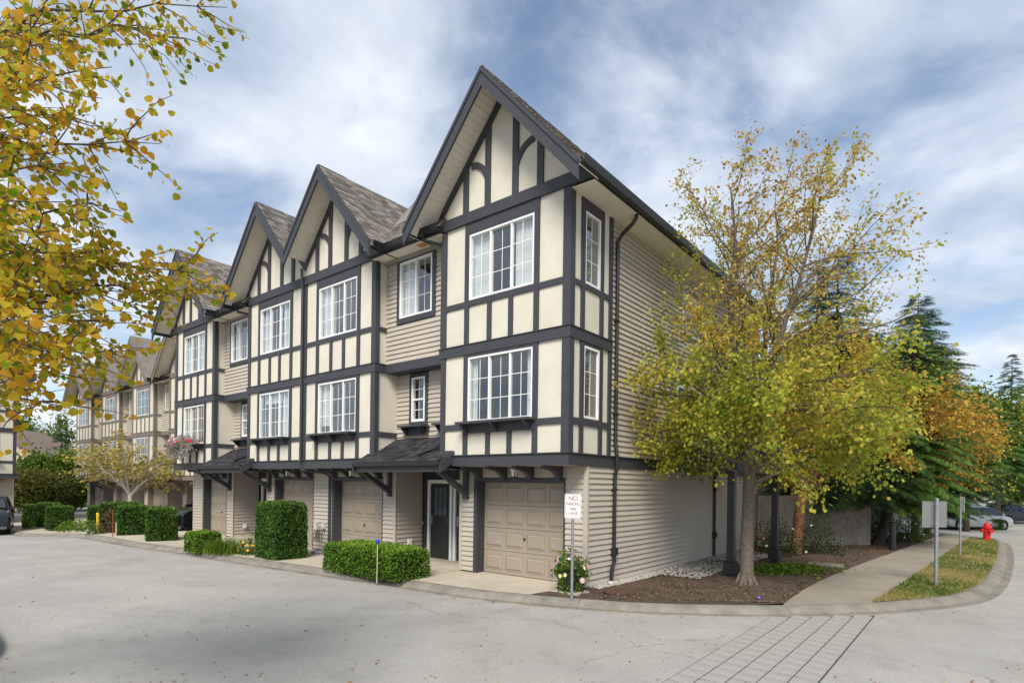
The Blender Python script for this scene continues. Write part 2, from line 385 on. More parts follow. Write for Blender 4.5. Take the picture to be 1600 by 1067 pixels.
cdt(BL[:iS+1]+[(-.22, .9), (-.22, 4), (-46, 5)], 1.0, lambda x, y: g(x, y)+.006, 'driveway', CONC, ('stained beige concrete driveway apron in front of the garages', 'driveway'))
cdt(BL[iS:iW0+1]+WL[1:]+[(2, 26), (-6, 26), (-6, 11), (-.22, 11), (-.22, .9)], .35, lambda x, y: g(x, y)+.012+.05*math.sin(x*1.7+1)*math.sin(y*1.1)*(1 if 1 < y else 0)*min(1, max(0, x)), 'planting_bed', SOIL, ('bare brown soil bed beside the end wall', 'soil bed'), jitter=.02)
LAWN = mat('dry_lawn', (.10, .12, .03), .95, bump=.6, bscale=60, col2=(.42, .30, .13), scale=.9, fine=.25)
lawn_poly = BL[iW1:iE+1]+WR[::-1][1:-1]
cdt(lawn_poly, .4, lambda x, y: g(x, y)+.012, 'lawn', LAWN, ('narrow verge of patchy green and straw coloured grass', 'lawn'), jitter=.01)
wroot = struct(link('sidewalk', None), 'concrete sidewalk running back beside the fence and trees', 'sidewalk')
def along(Lp, t):
    d = [0]
    for a, b in zip(Lp, Lp[1:]): d.append(d[-1]+(Vector(b)-Vector(a)).length)
    s_ = t*d[-1]
    for i in range(len(Lp)-1):
        if d[i+1] >= s_: q = (s_-d[i])/(d[i+1]-d[i]+1e-9); return Vector(Lp[i]).lerp(Vector(Lp[i+1]), q)
    return Vector(Lp[-1])
for i in range(15):
    a, b = i/15+.0004, (i+1)/15-.0004; k = MB(); ring = [along(WL, a), along(WR, a), along(WR, b), along(WL, b)]
    k.hexa([(p.x, p.y, g(p.x, p.y)-.08) for p in ring]+[(p.x, p.y, g(p.x, p.y)+.028) for p in ring])
    k.build('slab', WALKM, wroot)
# stamped crossing: pavers in the road
xr = struct(link('crossing', None), 'band of square pavers set across the road', 'crossing')
GROOVE = mat('groove_dark', (.05, .047, .043), .95)
k = MB(); k.poly([(3.38, -9, -.117), (4.74, -9, -.117), (4.74, 2.6, -.117), (3.9, 1.65, -.117), (3.38, 1.17, -.117)]); k.build('bedding', GROOVE, xr)
pm = MB().box(-.126, .126, -.1205, .1205, -.004, .0065).mesh('paver', ASPH)
for c in range(5):
    for r in range(42):
        x = 3.525+.268*c; y = 2.3-.272*r
        if y < -8.9 or y+.13 > 1.42+(x-3.4)*1.05: continue
        o = link('paver', pm, xr); o.location = (x, y, -.114+random.uniform(-.0012, .0012)); o.rotation_euler = (0, 0, random.uniform(-.008, .008))
# kerbed island at the left, under the big tree
ISL = [(-9, -7.3), (-6, -7.6), (-4.6, -7.7), (-3.8, -7.76), (-3.2, -7.9), (-2.65, -8.2), (-2.3, -8.9), (-2.2, -10), (-2.4, -11.2), (-3, -12), (-9, -12.4)]
il = smooth_line(ISL)
cdt(il, .8, lambda x, y: -.02, 'planting_bed', SOIL, ('soil island under the foreground tree, at lower left', 'soil bed'), jitter=.02)
k = MB(); o2 = offs(il, .16)
for a in range(len(il)-1): k.hexa([(*il[a], -.14), (*il[a+1], -.14), (*o2[a+1], -.14), (*o2[a], -.14), (*il[a], -.005), (*il[a+1], -.005), (*o2[a+1], 0), (*o2[a], 0)])
struct(k.build('kerb', mat('tarry_kerb', (.05, .048, .045), .9, .3, 4, .4)), 'dark kerb round the island at lower left', 'kerb')
def stones(name, label, n, fn, s0, s1, m, cat='gravel'):
    P = np.array([fn() for _ in range(n)]); b = np.array([[1, 0, 0], [-.5, .8, 0], [-.5, -.8, 0], [.1, .1, .7], [0, 0, -.4]], float); f = np.array([[0, 1, 3], [1, 2, 3], [2, 0, 3], [0, 4, 1], [1, 4, 2], [2, 4, 0]])
    me = scatter(name, b, f, P, frames(rng.normal(size=(n, 3))+[0, 0, 1.5], rng.random(n)*6.3), rng.uniform(s0, s1, n), m)
    return tag(link(name, me), label, cat, kind='stuff')
PEB = leafmat('pebble', [(.16, .15, .14), (.4, .38, .34), (.58, .55, .5), (.3, .27, .23)], trans=0, rough=.8)
def gpos():
    y = random.uniform(.8, 10); x = .02+random.random()**1.3*(.35 if y < 3.4 else 1.25)*min(1, .5+y/4); return (x, y, g(x, y)+.03)
stones('gravel', 'grey gravel strip along the foot of the end wall', 5200, gpos, .018, .04, PEB)
def bedp():
    y = random.uniform(0, 16); x = random.uniform(.0, 3.4); return (x, max(y, x*.75-.9+.3), .03)
stones('soil_litter', 'wood chips and clods scattered over the soil bed', 4500, bedp, .008, .034, leafmat('chips', [(.05, .032, .022), (.09, .06, .042), (.14, .10, .07), (.26, .2, .14)], trans=0), 'litter')

# ------------------------------------------------------------ townhouses
SL = 1.13; ZR = 10.5     # roof slope and ridge
def siding(par, name, ax, a0, a1, z0, z1, c, sgn, m, pitch=.118, single=False, holes=()):
    """lap boards; ax 'x': wall along x at y=c facing -y (sgn -1); ax 'y': wall along y at x=c facing +x"""
    root = None; n = max(1, round((z1-z0)/pitch)); p = (z1-z0)/n
    back = MB()
    def pt(a, d, z): return (a, c+sgn*d, z) if ax == 'x' else (c+sgn*d, a, z)
    segs_all = [(a0, a1)]
    acc = MB()
    base = None
    for i in range(n):
        zb = z0+i*p; zt = zb+p
        segs = [(a0, a1)]
        for (h0, h1, hz0, hz1) in holes:
            if zb+p*.5 > hz0 and zb+p*.5 < hz1:
                ns = []
                for s0, s1 in segs:
                    if h0 > s0: ns.append((s0, min(h0, s1)))
                    if h1 < s1: ns.append((max(h1, s0), s1))
                segs = [q for q in ns if q[1]-q[0] > .01]
        for s0, s1 in segs:
            tgt = MB() if single else acc
            sec = [(-.02, zb), (.034, zb), (.034, zb+.010), (.005, zt), (-.02, zt)]
            tgt.prism([pt(s0, d, z) for d, z in sec], (s1-s0, 0, 0) if ax == 'x' else (0, s1-s0, 0))
            if single:
                if base is None: base = tgt.build(name, m, par)
                else: tgt.build('siding_board', m, base)
    if not single: base = acc.build(name, m, par)
    return base
def cells(mb, x0, x1, z0, z1, holes, y0, y1, T):
    xs = sorted({x0, x1, *[h[0] for h in holes], *[h[1] for h in holes]}); zs = sorted({z0, z1, *[h[2] for h in holes], *[h[3] for h in holes]})
    for a, b in zip(xs, xs[1:]):
        for c, d in zip(zs, zs[1:]):
            mx_, mz_ = (a+b)/2, (c+d)/2
            if any(h[0] < mx_ < h[1] and h[2] < mz_ < h[3] for h in holes): continue
            mb.hexa([T(*q) for q in ((a, y0, c), (b, y0, c), (b, y1, c), (a, y1, c), (a, y0, d), (b, y0, d), (b, y1, d), (a, y1, d))])
IDT = lambda u, d, z: (u, d, z)
def window(par, u0, u1, z0, z1, T, sashes=3, cols=2, rows=3, glass=None, hung=False, curtain=None, open_=True):
    """T maps (along wall, depth into wall, z) to local coords; wall face at depth 0"""
    def B(mb, a, b, c, d, e, f): mb.hexa([T(*q) for q in ((a, c, e), (b, c, e), (b, d, e), (a, d, e), (a, c, f), (b, c, f), (b, d, f), (a, d, f))])
    fr = MB(); t = .045
    for q in ((u0, u1, z0, z0+t), (u0, u1, z1-t, z1), (u0, u0+t, z0+t, z1-t), (u1-t, u1, z0+t, z1-t)): B(fr, q[0], q[1], -.025, .09, q[2], q[3])
    w = fr.build('window', WHITE, par)
    iw = (u1-u0-2*t)
    wts = [1]*sashes if sashes != 3 else [1, 1.02, 1]
    x = u0+t; mun = MB(); st = MB()
    for i in range(sashes):
        a = x; b = x+iw*wts[i]/sum(wts); x = b
        dpt = .02 if i != 1 else .045
        if i: B(st, a-.022, a+.022, -.012, .06, z0+t, z1-t)
        zs = [(z0+t, z1-t)] if not hung else [(z0+t, (z0+z1)/2), ((z0+z1)/2, z1-t)]
        for zi, (c, d) in enumerate(zs):
            pn = MB(); B(pn, a+.012, b-.012, dpt, dpt+.008, c+.012, d-.012); pn.build('pane', glass or GLASS, w)
            if hung: B(st, a, b, -.01, .05, c-.02, c+.02)
            rr = rows if not hung else 2
            for k_ in range(1, cols): xx = a+(b-a)*k_/cols; B(mun, xx-.0075, xx+.0075, dpt-.006, dpt-.001, c+.012, d-.012)
            for k_ in range(1, rr): q = c+(d-c)*k_/rr; B(mun, a+.012, b-.012, dpt-.0065, dpt-.0015, q-.0075, q+.0075)
    st.build('stile', WHITE, w); mun.build('muntin', WHITE, w)
    if curtain:
        for (c0, c1, cz) in curtain:
            cm = MB(); n = 26; a = u0+(u1-u0)*c0; b = u0+(u1-u0)*c1
            for i in range(n+1):
                uu = a+(b-a)*i/n; dd = .13+.025*math.sin(i*1.9+c0*9)
                cm.v += [T(uu, dd, z0+(z1-z0)*cz-.05), T(uu, dd, z1+.05)]
            for i in range(n): cm.f.append((2*i, 2*i+2, 2*i+3, 2*i+1))
            cm.build('curtain', CURT, w, smooth=True)
    return w
def shelf(par, u0, u1, z, T, m, nb=3):
    def B(mb, a, b, c, d, e, f): mb.hexa([T(*q) for q in ((a, c, e), (b, c, e), (b, d, e), (a, d, e), (a, c, f), (b, c, f), (b, d, f), (a, d, f))])
    s = MB(); B(s, u0, u1, -.30, -.03, z-.05, z); B(s, u0+.03, u1-.03, -.07, -.036, z-.24, z-.051)
    sh = s.build('window_shelf', m, par)
    for i in range(nb):
        x = u0+.14+(u1-u0-.28)*i/max(1, nb-1); k = MB()
        k.prism([T(x-.03, -.071, z-.052), T(x-.03, -.27, z-.052), T(x-.03, -.27, z-.09), T(x-.03, -.11, z-.22), T(x-.03, -.071, z-.22)], Vector(T(x+.03, 0, 0))-Vector(T(x-.03, 0, 0)))
        k.build('bracket', m, sh)
def shingles(par, origin, eu, ev, U, V, m, tab=(.30, .145), name='shingles'):
    """tabs on a slope: eu along eave, ev up the slope, both unit vectors"""
    eu = Vector(eu); ev = Vector(ev); nn = eu.cross(ev); nn = nn if nn.z > 0 else -nn; O = Vector(origin); mb = MB(); r = 0; v = 0.0
    while v < V-.02:
        v1 = min(v+tab[1], V); u = -random.random()*tab[0]
        while u < U:
            w = tab[0]*random.choice((.45, .7, .7, 1)); a = max(u, 0); b = min(u+w-.006, U)
            if b-a > .02:
                h = .011+random.random()*.011
                P = lambda uu, vv, hh: O+eu*uu+ev*vv+nn*hh
                o = len(mb.v); mb.v += [tuple(q) for q in (P(a, v, .002), P(b, v, .002), P(b, v1+.02, .004), P(a, v1+.02, .004), P(a, v, h), P(b, v, h))]
                mb.f += [(o, o+1, o+5, o+4), (o+4, o+5, o+2, o+3), (o, o+4, o+3), (o+1, o+2, o+5)]
            u += w
        v += tab[1]; r += 1
    me = mb.mesh(name, m, fix=False); o = link(name, me, par); return o

def gable(par, x0, x1, m, near, arcs, roofm, ydeep, cutl=None, cutr=None, shin=True):
    """front gable over a bay; cutl/cutr: x where a neighbouring gable meets in a valley"""
    xc = (x0+x1)/2; xl = cutl if cutl is not None else x0-.6; xr = cutr if cutr is not None else x1+.6
    zu = lambda x: ZR-.15-SL*abs(x-xc)
    w = MB(); w.prism([(x0, 0, 7.9), (x1, 0, 7.9), (x1, 0, zu(x1)), (xc, 0, zu(xc)), (x0, 0, zu(x0))], (0, .12, 0)); w.build('gable_wall', CREAM, par)
    Tm = near
    def addt(mb, nm='timber'):
        if Tm: mb.build(nm, m, par)
        else: acc.v, acc.f  # joined
    acc = MB()
    def put(fn):
        if near: k = MB(); fn(k); k.build('timber', m, par)
        else: fn(acc)
    put(lambda k: k.box(xl+.05 if cutl is None else xl, xr-.05 if cutr is None else xr, -.07, -.003, 7.803, 8.041))
    for s in (-1, 1):     # board under the rake
        e = x0 if s < 0 else x1
        put(lambda k: k.prism([(e, -.036, zu(e)-.02), (e, -.036, zu(e)-.24), (xc, -.036, zu(xc)-.24), (xc, -.036, zu(xc)-.02)], (0, .034, 0)))
    for d in (-1.02, -.38, .38, 1.02):
        x = xc+d; put(lambda k: k.prism([(x-.075, -.042, 8.042), (x+.075, -.042, 8.042), (x+.075, -.042, zu(x+.075)-.1), (x-.075, -.042, zu(x-.075)-.1)], (0, .039, 0)))
    if arcs:
        for s in (-1, 1):
            def arc(k):
                xs = xc+s*.44; A = []; B_ = []
                for i in range(11):
                    t = rad(90)*i/10; A.append((xs+s*(.42-.42*math.cos(t)), -.039, 8.48+.50*math.sin(t))); B_.append((xs+s*(.42-.54*math.cos(t)), -.039, 8.48+.63*math.sin(t)))
                for i in range(10): k.prism([A[i], A[i+1], B_[i+1], B_[i]], (0, .036, 0))
            put(arc)
    if not near: acc.build('timber_frame', m, par)
    # roof slabs, rake fascia, soffit
    zt = lambda x: ZR-SL*abs(x-xc)
    rf = MB()
    for xa in (xl, xr): rf.prism([(xc, -.66, ZR), (xa, -.66, zt(xa)), (xa, -.66, zt(xa)-.09), (xc, -.66, ZR-.09)], (0, ydeep+.66, 0))
    roof = rf.build('roof', roofm, par)
    fa = MB()
    for xa in (xl, xr):
        fa.prism([(xc, -.70, ZR-.035), (xa, -.70, zt(xa)-.035), (xa, -.70, zt(xa)-.40), (xc, -.70, ZR-.40)], (0, .045, 0))
        fa.prism([(xc, -.725, ZR-.02), (xa, -.725, zt(xa)-.02), (xa, -.725, zt(xa)-.12), (xc, -.725, ZR-.12)], (0, .024, 0))
    fa.build('bargeboard', m, par)
    sf = MB(); n = 26
    for xa, s in ((xl, -1), (xr, 1)):
        L = abs(xa-xc)
        for i in range(n):
            a = xc+s*L*i/n; b = xc+s*L*(i+.93)/n
            sf.prism([(a, -.655, zt(a)-.10), (b, -.655, zt(b)-.10), (b, -.655, zt(b)-.125), (a, -.655, zt(a)-.125)], (0, .66, 0))
    sf.build('soffit', SOFFIT, par)
    if shin and near is not None:
        ln = math.hypot(xr-xc, SL*(xr-xc)); ev = Vector((-(xr-xc), 0, SL*(xr-xc))).normalized()
        shingles(par, (xr, -.68, zt(xr)), (0, 1, 0), ev, min(ydeep, 8)+.6, ln, roofm)
        ln2 = .5; shingles(par, (xl, -.68, zt(xl)), (0, 1, 0), Vector((xc-xl, 0, SL*(xc-xl))).normalized(), .9, math.hypot(xc-xl, SL*(xc-xl)), roofm)
    # level eave soffit and gutter along the sides that are free
    for side, xa, xe, cut in ((-1, x0, xl, cutl), (1, x1, xr, cutr)):
        if cut is not None: continue
        k = MB(); a, b = sorted((xa+side*.003, xe-side*.02)); k.box(a, b, -.002, ydeep, 7.755, 7.775); k.build('eave_soffit', SOFFIT, par)
        k = MB(); sec = [(0, 7.76), (.10, 7.78), (.13, 7.92), (.115, 7.92), (.09, 7.80), (0, 7.79)]
        k.prism([(xe+side*(d-.02), -.63, z) for d, z in sec], (0, ydeep+.63, 0)); k.box(*sorted((xe-side*.045, xe-side*.02)), -.63, ydeep, 7.74, 7.90); k.build('gutter', BLACK, par)
    return roof

def bay(par, x0, x1, m, near, flowers=False, shelf_=True, curt=None):
    """two upper floors of one bay, front at y=0"""
    w = x1-x0; xc = (x0+x1)/2; a, b = xc-.895, xc+.895
    H = [(a, b, 6.11, 7.55), (a, b, 3.43, 4.86)] if near else []
    k = MB(); cells(k, x0, x1, 2.5, 7.9, H, 0, .12, IDT); k.build('wall', CREAM, par)
    acc = MB()
    def put(*q, d=.035):
        if near: kk = MB(); kk.box(q[0], q[1], -d, -.002, q[2], q[3]); kk.build('timber', m, par)
        else: acc.box(q[0], q[1], -d, -.002, q[2], q[3])
    tw = .125
    for lo, hi, rz0, rz1, wt in ((2.716, 4.919, 3.27, 3.40, 4.86), (5.15, 7.802, 5.98, 6.10, 7.56)):
        put(x0, x0+.145, lo, hi); put(x1-.145, x1, lo, hi)
        put(a-tw, a-.001, lo, hi, d=.037); put(b+.001, b+tw, lo, hi, d=.037)
        put(x0+.146, a-tw-.001, rz0, rz1, d=.033); put(b+tw+.001, x1-.146, rz0, rz1, d=.033)
        put(a, b, rz0, rz1+(.028 if lo < 3 else .008), d=.034)
        if wt < 7: put(a, b, wt+.001, lo+2.203, d=.034)
        else: put(a, b, wt-.009, hi, d=.034)
        for f_ in (.335, .665): xx = a+(b-a)*f_; put(xx-.06, xx+.06, lo, rz0-.001, d=.032)
    if not near: acc.build('timber_frame', m, par)
    gl = None if near else FARG
    c3, c2 = curt or (None, None)
    for z0, z1, c in ((6.11, 7.55, c3), (3.43, 4.86, c2)):
        window(par, a+.002, b-.002, z0+.002, z1-.002, (lambda u, d, z: (u, d, z)) if near else (lambda u, d, z: (u, d*.3-.02, z)), 3, 2, 3, gl, curtain=c if near else None)
    if shelf_: shelf(par, a-.12, b+.1, 3.42, IDT, m, 3)
def belt(par, pts, z0, z1, d, m, name):
    """band following a polyline of wall corners (outside on the right hand side), d proud"""
    o = offs(pts, -d); k = MB()
    # mitred
    out = []
    for i, p in enumerate(pts):
        if 0 < i < len(pts)-1:
            t0 = (Vector(p)-Vector(pts[i-1])).normalized(); t1 = (Vector(pts[i+1])-Vector(p)).normalized()
            n0 = Vector((t0.y, -t0.x)); n1 = Vector((t1.y, -t1.x)); q = Vector(p)+(n0+n1)*d/(1+n0.dot(n1))
        else:
            t0 = (Vector(pts[min(i+1, len(pts)-1)])-Vector(pts[max(i-1, 0)])).normalized(); q = Vector(p)+Vector((t0.y, -t0.x))*d
        out.append(q)
    for i in range(len(pts)-1):
        a, b, c, e = pts[i], pts[i+1], out[i+1], out[i]
        k.hexa([(a[0], a[1], z0), (b[0], b[1], z0), (c.x, c.y, z0), (e.x, e.y, z0), (a[0], a[1], z1), (b[0], b[1], z1), (c.x, c.y, z1), (e.x, e.y, z1)])
    return k.build(name, m, par)
def garage(par, x0, x1, m, jambm, near, lamp=True):
    """door opening x0..x1 in the wall at y=.72, door set back"""
    zt = 2.13
    k = MB(); k.box(x0-.10, x0, .70, 1.02, 0.01, zt+.10); k.box(x1, x1+.05, .70, 1.02, 0.01, zt+.10); k.box(x0, x1, .70, 1.02, zt, zt+.10); k.build('door_frame', jambm, par)
    k = MB(); k.box(x0, x1, 1.0, 1.03, 0.012, zt); d = k.build('garage_door', DOORP, par)
    w = x1-x0; n = 4
    for r in range(4):
        z0 = .015+r*(zt-.015)/4; z1 = .015+(r+1)*(zt-.015)/4
        kk = MB(); kk.box(x0+.002, x1-.002, .975, .999, z0+.004, z1-.004); kk.build('section', DOORP, d, bevel=.006)
        if near:
            for c in range(n):
                a = x0+w*(c+.12)/n; b = x0+w*(c+.88)/n; q = MB(); zz0 = z0+.11; zz1 = z1-.11; e = .035
                q.hexa([(a, .9745, zz0), (b, .9745, zz0), (b, .9745, zz1), (a, .9745, zz1), (a+e, .955, zz0+e), (b-e, .955, zz0+e), (b-e, .955, zz1-e), (a+e, .955, zz1-e)])
                rim = MB()
                for qq in ((a-.02, b+.02, zz0-.02, zz0-.008), (a-.02, b+.02, zz1+.008, zz1+.02), (a-.02, a-.008, zz0-.008, zz1+.008), (b+.008, b+.02, zz0-.008, zz1+.008)): q.box(qq[0], qq[1], .966, .9745, qq[2], qq[3])
                q.build('panel', DOORP, d)
    k = MB(); xm = x0+w*.5; k.lathe((0, 0, 0), [(.028, 0), (.028, .02), (.012, .03), (.012, .05)], 8); k.mapv(lambda x, y, z: (xm+x, .974-z, .86+y)); k.build('handle', BLACK, d)
def lantern(par, x, y, z):
    k = MB(); k.lathe((x, y, z), [(.02, .16), (.05, .13), (.09, .10), (.10, .085), (.02, .085)], 6); k.tube([(x, y, z+.13), (x, y+.02, z+.22), (x, y+.12, z+.22)], .012, 5)
    for j in range(4):
        a = math.pi/4+j*math.pi/2; k.tube([(x+.075*math.cos(a), y+.075*math.sin(a), z+.09), (x+.06*math.cos(a), y+.06*math.sin(a), z-.09)], .008, 4)
    k.box(x-.055, x+.055, y-.055, y+.055, z-.105, z-.09); L = k.build('lantern', BLACK, par)
    k = MB(); k.hexa([(x-.045, y-.045, z-.088), (x+.045, y-.045, z-.088), (x+.045, y+.045, z-.088), (x-.045, y+.045, z-.088), (x-.06, y-.06, z+.084), (x+.06, y-.06, z+.084), (x+.06, y+.06, z+.084), (x-.06, y+.06, z+.084)]); k.build('glass', mat('frosted_glass', (.7, .68, .6), .25), L)
def corbel(par, x, m, y0=.0, y1=.70):
    A = [(y1, 2.47), (y0+.05, 2.47), (y0+.05, 2.40)]
    for i in range(9): t = math.pi/2*i/8; A.append((y0+.16+(y1-.30-y0)*(math.sin(t)), 2.40-.20*(1-math.cos(t))))
    A.append((y1, 2.20)); k = MB(); k.prism([(x-.055, y, z-.004) for y, z in A], (.11, 0, 0)); k.build('corbel', m, par)
def porch(par, x0, x1, m, near, xb0, xb1, drain=True):
    """lean-to roof over an entry recess x0..x1"""
    a, b = x0-.28, x1+.42; yf, yb, zf, zb = -.34, .75, 2.60, 3.24
    k = MB(); k.prism([(a, yf, zf), (a, yb, zb), (a, yb, zb-.08), (a, yf, zf-.08)], (b-a, 0, 0)); rf = k.build('porch_roof', SHDARK, par)
    ev = Vector((0, yb-yf, zb-zf)); L = ev.length; ev.normalize()
    shingles(rf, (a, yf-.03, zf-.012), (1, 0, 0), ev, b-a, L, SHDARK, (.26, .135))
    k = MB()
    for xx in (a-.03, b-.005): k.prism([(xx, yf-.10, zf-.06), (xx, .0, zf+.21), (xx, .0, zf-.03), (xx, yf-.10, zf-.28)], (.035, 0, 0))
    k.box(a+.006, b-.006, yf-.02, yf+.02, zf-.26, zf-.085); k.build('porch_fascia', m, rf)
    k = MB(); k.prism([(a, yf-.025, zf-.14), (a, yf-.12, zf-.12), (a, yf-.135, zf-.01), (a, yf-.12, zf-.01), (a, yf-.10, zf-.10), (a, yf-.025, zf-.12)], (b-a, 0, 0)); k.build('gutter', BLACK, rf)
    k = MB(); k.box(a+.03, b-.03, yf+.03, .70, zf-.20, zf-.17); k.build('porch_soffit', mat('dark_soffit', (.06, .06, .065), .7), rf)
    for xx in (xb0, xb1):
        k = MB(); k.box(xx-.055, xx+.055, .60, .695, 1.72, 2.44); k.prism([(xx-.045, .605, 1.80), (xx-.045, .605, 1.97), (xx-.045, yf+.10, 2.42), (xx-.045, yf+.0, 2.36)], (.09, 0, 0)); k.build('brace', m, par)
    if drain:
        k = MB(); k.tube([(x1-.05, .12, 3.6), (x1-.06, .10, 3.12), (x1-.12, .02, 2.92), (x1-.45, -.05, 2.83), (x1-.52, -.22, 2.73)], .036, 7); k.build('drain_pipe', BLACK, rf, smooth=True)
def entry(par, x0, x1, near, doors):
    """recess with side wall and front doors at its back"""
    yb = 1.66
    siding(par, 'siding_wall', 'y', .74, yb, .02, 2.5, x0, 1, SIDING)
    k = MB(); k.box(x0, x1, yb+.05, yb+.1, 0, 2.6); k.box(x0, x1, .72, yb+.1, 2.42, 2.45); k.build('entry_wall', mat('entry_paint', (.06, .06, .066), .7), par)
    k = MB(); k.box(x0+.03, x1, .1, yb, .008, .05); k.build('door_step', CONC, par)
    for d0, d1 in doors:
        k = MB()
        for q in ((d0-.075, d0, .05, 2.18), (d1, d1+.075, .05, 2.18), (d0, d1, 2.08, 2.18)): k.box(q[0], q[1], yb-.05, yb+.04, q[2], q[3])
        fr = k.build('door_surround', WHITE, par)
        k = MB(); k.box(d0+.004, d1-.004, yb, yb+.045, .055, 2.075)
        for r in range(2): k.box(d0+.12, d1-.12, yb-.008, yb-.001, .2+.42*r, .52+.42*r)
        dr = k.build('front_door', mat('green_black_door', (.018, .026, .025), .35, spec=.5), par)
        k = MB(); k.box(d0+.13, d1-.13, yb-.006, yb-.001, 1.2, 1.98); k.build('door_glass', FARG, dr)
        k = MB()
        for i in range(4): xx = d0+.13+(d1-d0-.26)*i/3; k.box(xx-.012, xx+.012, yb-.016, yb-.0065, 1.2, 1.98)
        for i in range(4): z = 1.2+.26*i; k.box(d0+.13, d1-.13, yb-.015, yb-.007, z-.01, z+.01)
        k.build('door_grille', BLACK, dr)
        k = MB(); k.box(d0+.05, d0+.10, yb-.03, yb-.001, .96, 1.22); k.tube([(d0+.075, yb-.03, 1.0), (d0+.075, yb-.07, 1.0), (d0+.16, yb-.07, 1.0)], .011, 6); k.build('lock', STEEL, dr)
def recess(par, x0, x1, m, near, side_open=True):
    """upper floors between two bays: wall set back, two small lower windows and one upper"""
    y3, y2 = .36, .74
    h3 = (x0+.55, x0+1.74, 6.25, 7.66)
    siding(par, 'siding_wall', 'x', x0, x1, 5.15, 7.78, y3, -1, SIDING, holes=[(h3[0]-.12, h3[1]+.12, h3[2]-.13, h3[3]+.13)] if near else [])
    wins = [(x0+.62, x0+1.12), (x1-.55, x1-.05)]
    siding(par, 'siding_wall', 'x', x0, x1, 2.7, 4.92, y2, -1, SIDING, holes=[(a-.1, b+.1, 3.55, 4.92) for a, b in wins] if near else [])
    T3 = (lambda u, d, z: (u, y3-.03+d, z)); T2 = (lambda u, d, z: (u, y2-.03+d, z))
    k = MB(); k.box(x0, x1, y3-.05, y2+.02, 4.921, 5.148); k.build('timber', m, par)
    def surround(h, y, t=.12, bottom=.13):
        k = MB()
        for q in ((h[0]-t, h[0], h[2]-bottom, h[3]+t), (h[1], h[1]+t, h[2]-bottom, h[3]+t), (h[0], h[1], h[3], h[3]+t), (h[0], h[1], h[2]-bottom, h[2])): k.box(q[0], q[1], y-.045, y+.03, q[2], q[3])
        k.build('window_surround', m, par)
    surround(h3, y3); window(par, *h3, T3, 2, 2, 3, None if near else FARG, curtain=[(0, .5, 0)] if near else None)
    for a, b in wins:
        h = (a, b, 3.66, 4.80); surround(h, y2, .10, .10); window(par, *h, T2, 1, 2, 2, None if near else FARG, hung=True)
        shelf(par, a-.22, b+.2, 3.55, lambda u, d, z: (u, y2-.04+d, z), m, 2)
    if near:
        k = MB(); k.box(x0, x1, y3+.02, y3+.04, 5.15, 6.1); k.build('wall_backing', ROOM, par)
    # eave over the recess
    k = MB(); k.box(x0-.02, x1+.02, -.16, y3, 7.756, 7.776); k.build('eave_soffit', SOFFIT, par)
    k = MB(); k.box(x0-.1, x1+.1, -.22, -.17, 7.74, 7.90); k.prism([(x0-.1, -.22, 7.77), (x0-.1, -.32, 7.79), (x0-.1, -.35, 7.92), (x0-.1, -.335, 7.92), (x0-.1, -.31, 7.81), (x0-.1, -.22, 7.80)], (x1-x0+.2, 0, 0)); k.build('gutter', BLACK, par)
    k = MB(); k.hexa([(x0, -.22, 7.79), (x1, -.22, 7.79), (x1+.9, 2.1, 10.35), (x0-.9, 2.1, 10.35), (x0, -.22, 7.88), (x1, -.22, 7.88), (x1+.9, 2.1, 10.45), (x0-.9, 2.1, 10.45)]); rq = k.build('roof', SHING, par)
    if near: shingles(rq, (x0-.1, -.24, 7.872), (1, 0, 0), Vector((0, 2.32, 2.57)).normalized(), x1-x0+.2, 1.6, SHING)
    # bay returns (side faces of the neighbouring bays)
    for xx, s in ((x0, 1), (x1, -1)):
        k = MB(); k.box(*sorted((xx, xx-s*.1)), .12, y2, 2.5, 7.9); k.build('wall', CREAM, par)
        if s > 0:
            for z0, z1, ye in ((2.716, 4.919, y2), (5.15, 7.8, y3)):
                k = MB(); k.box(xx+.002, xx+.036, -.033, .10, z0, z1); k.build('timber', m, par)
                k = MB(); k.box(xx+.002, xx+.032, .101, ye-.03, (3.27 if z0 < 3 else 5.98), (3.40 if z0 < 3 else 6.10)); k.build('timber', m, par)

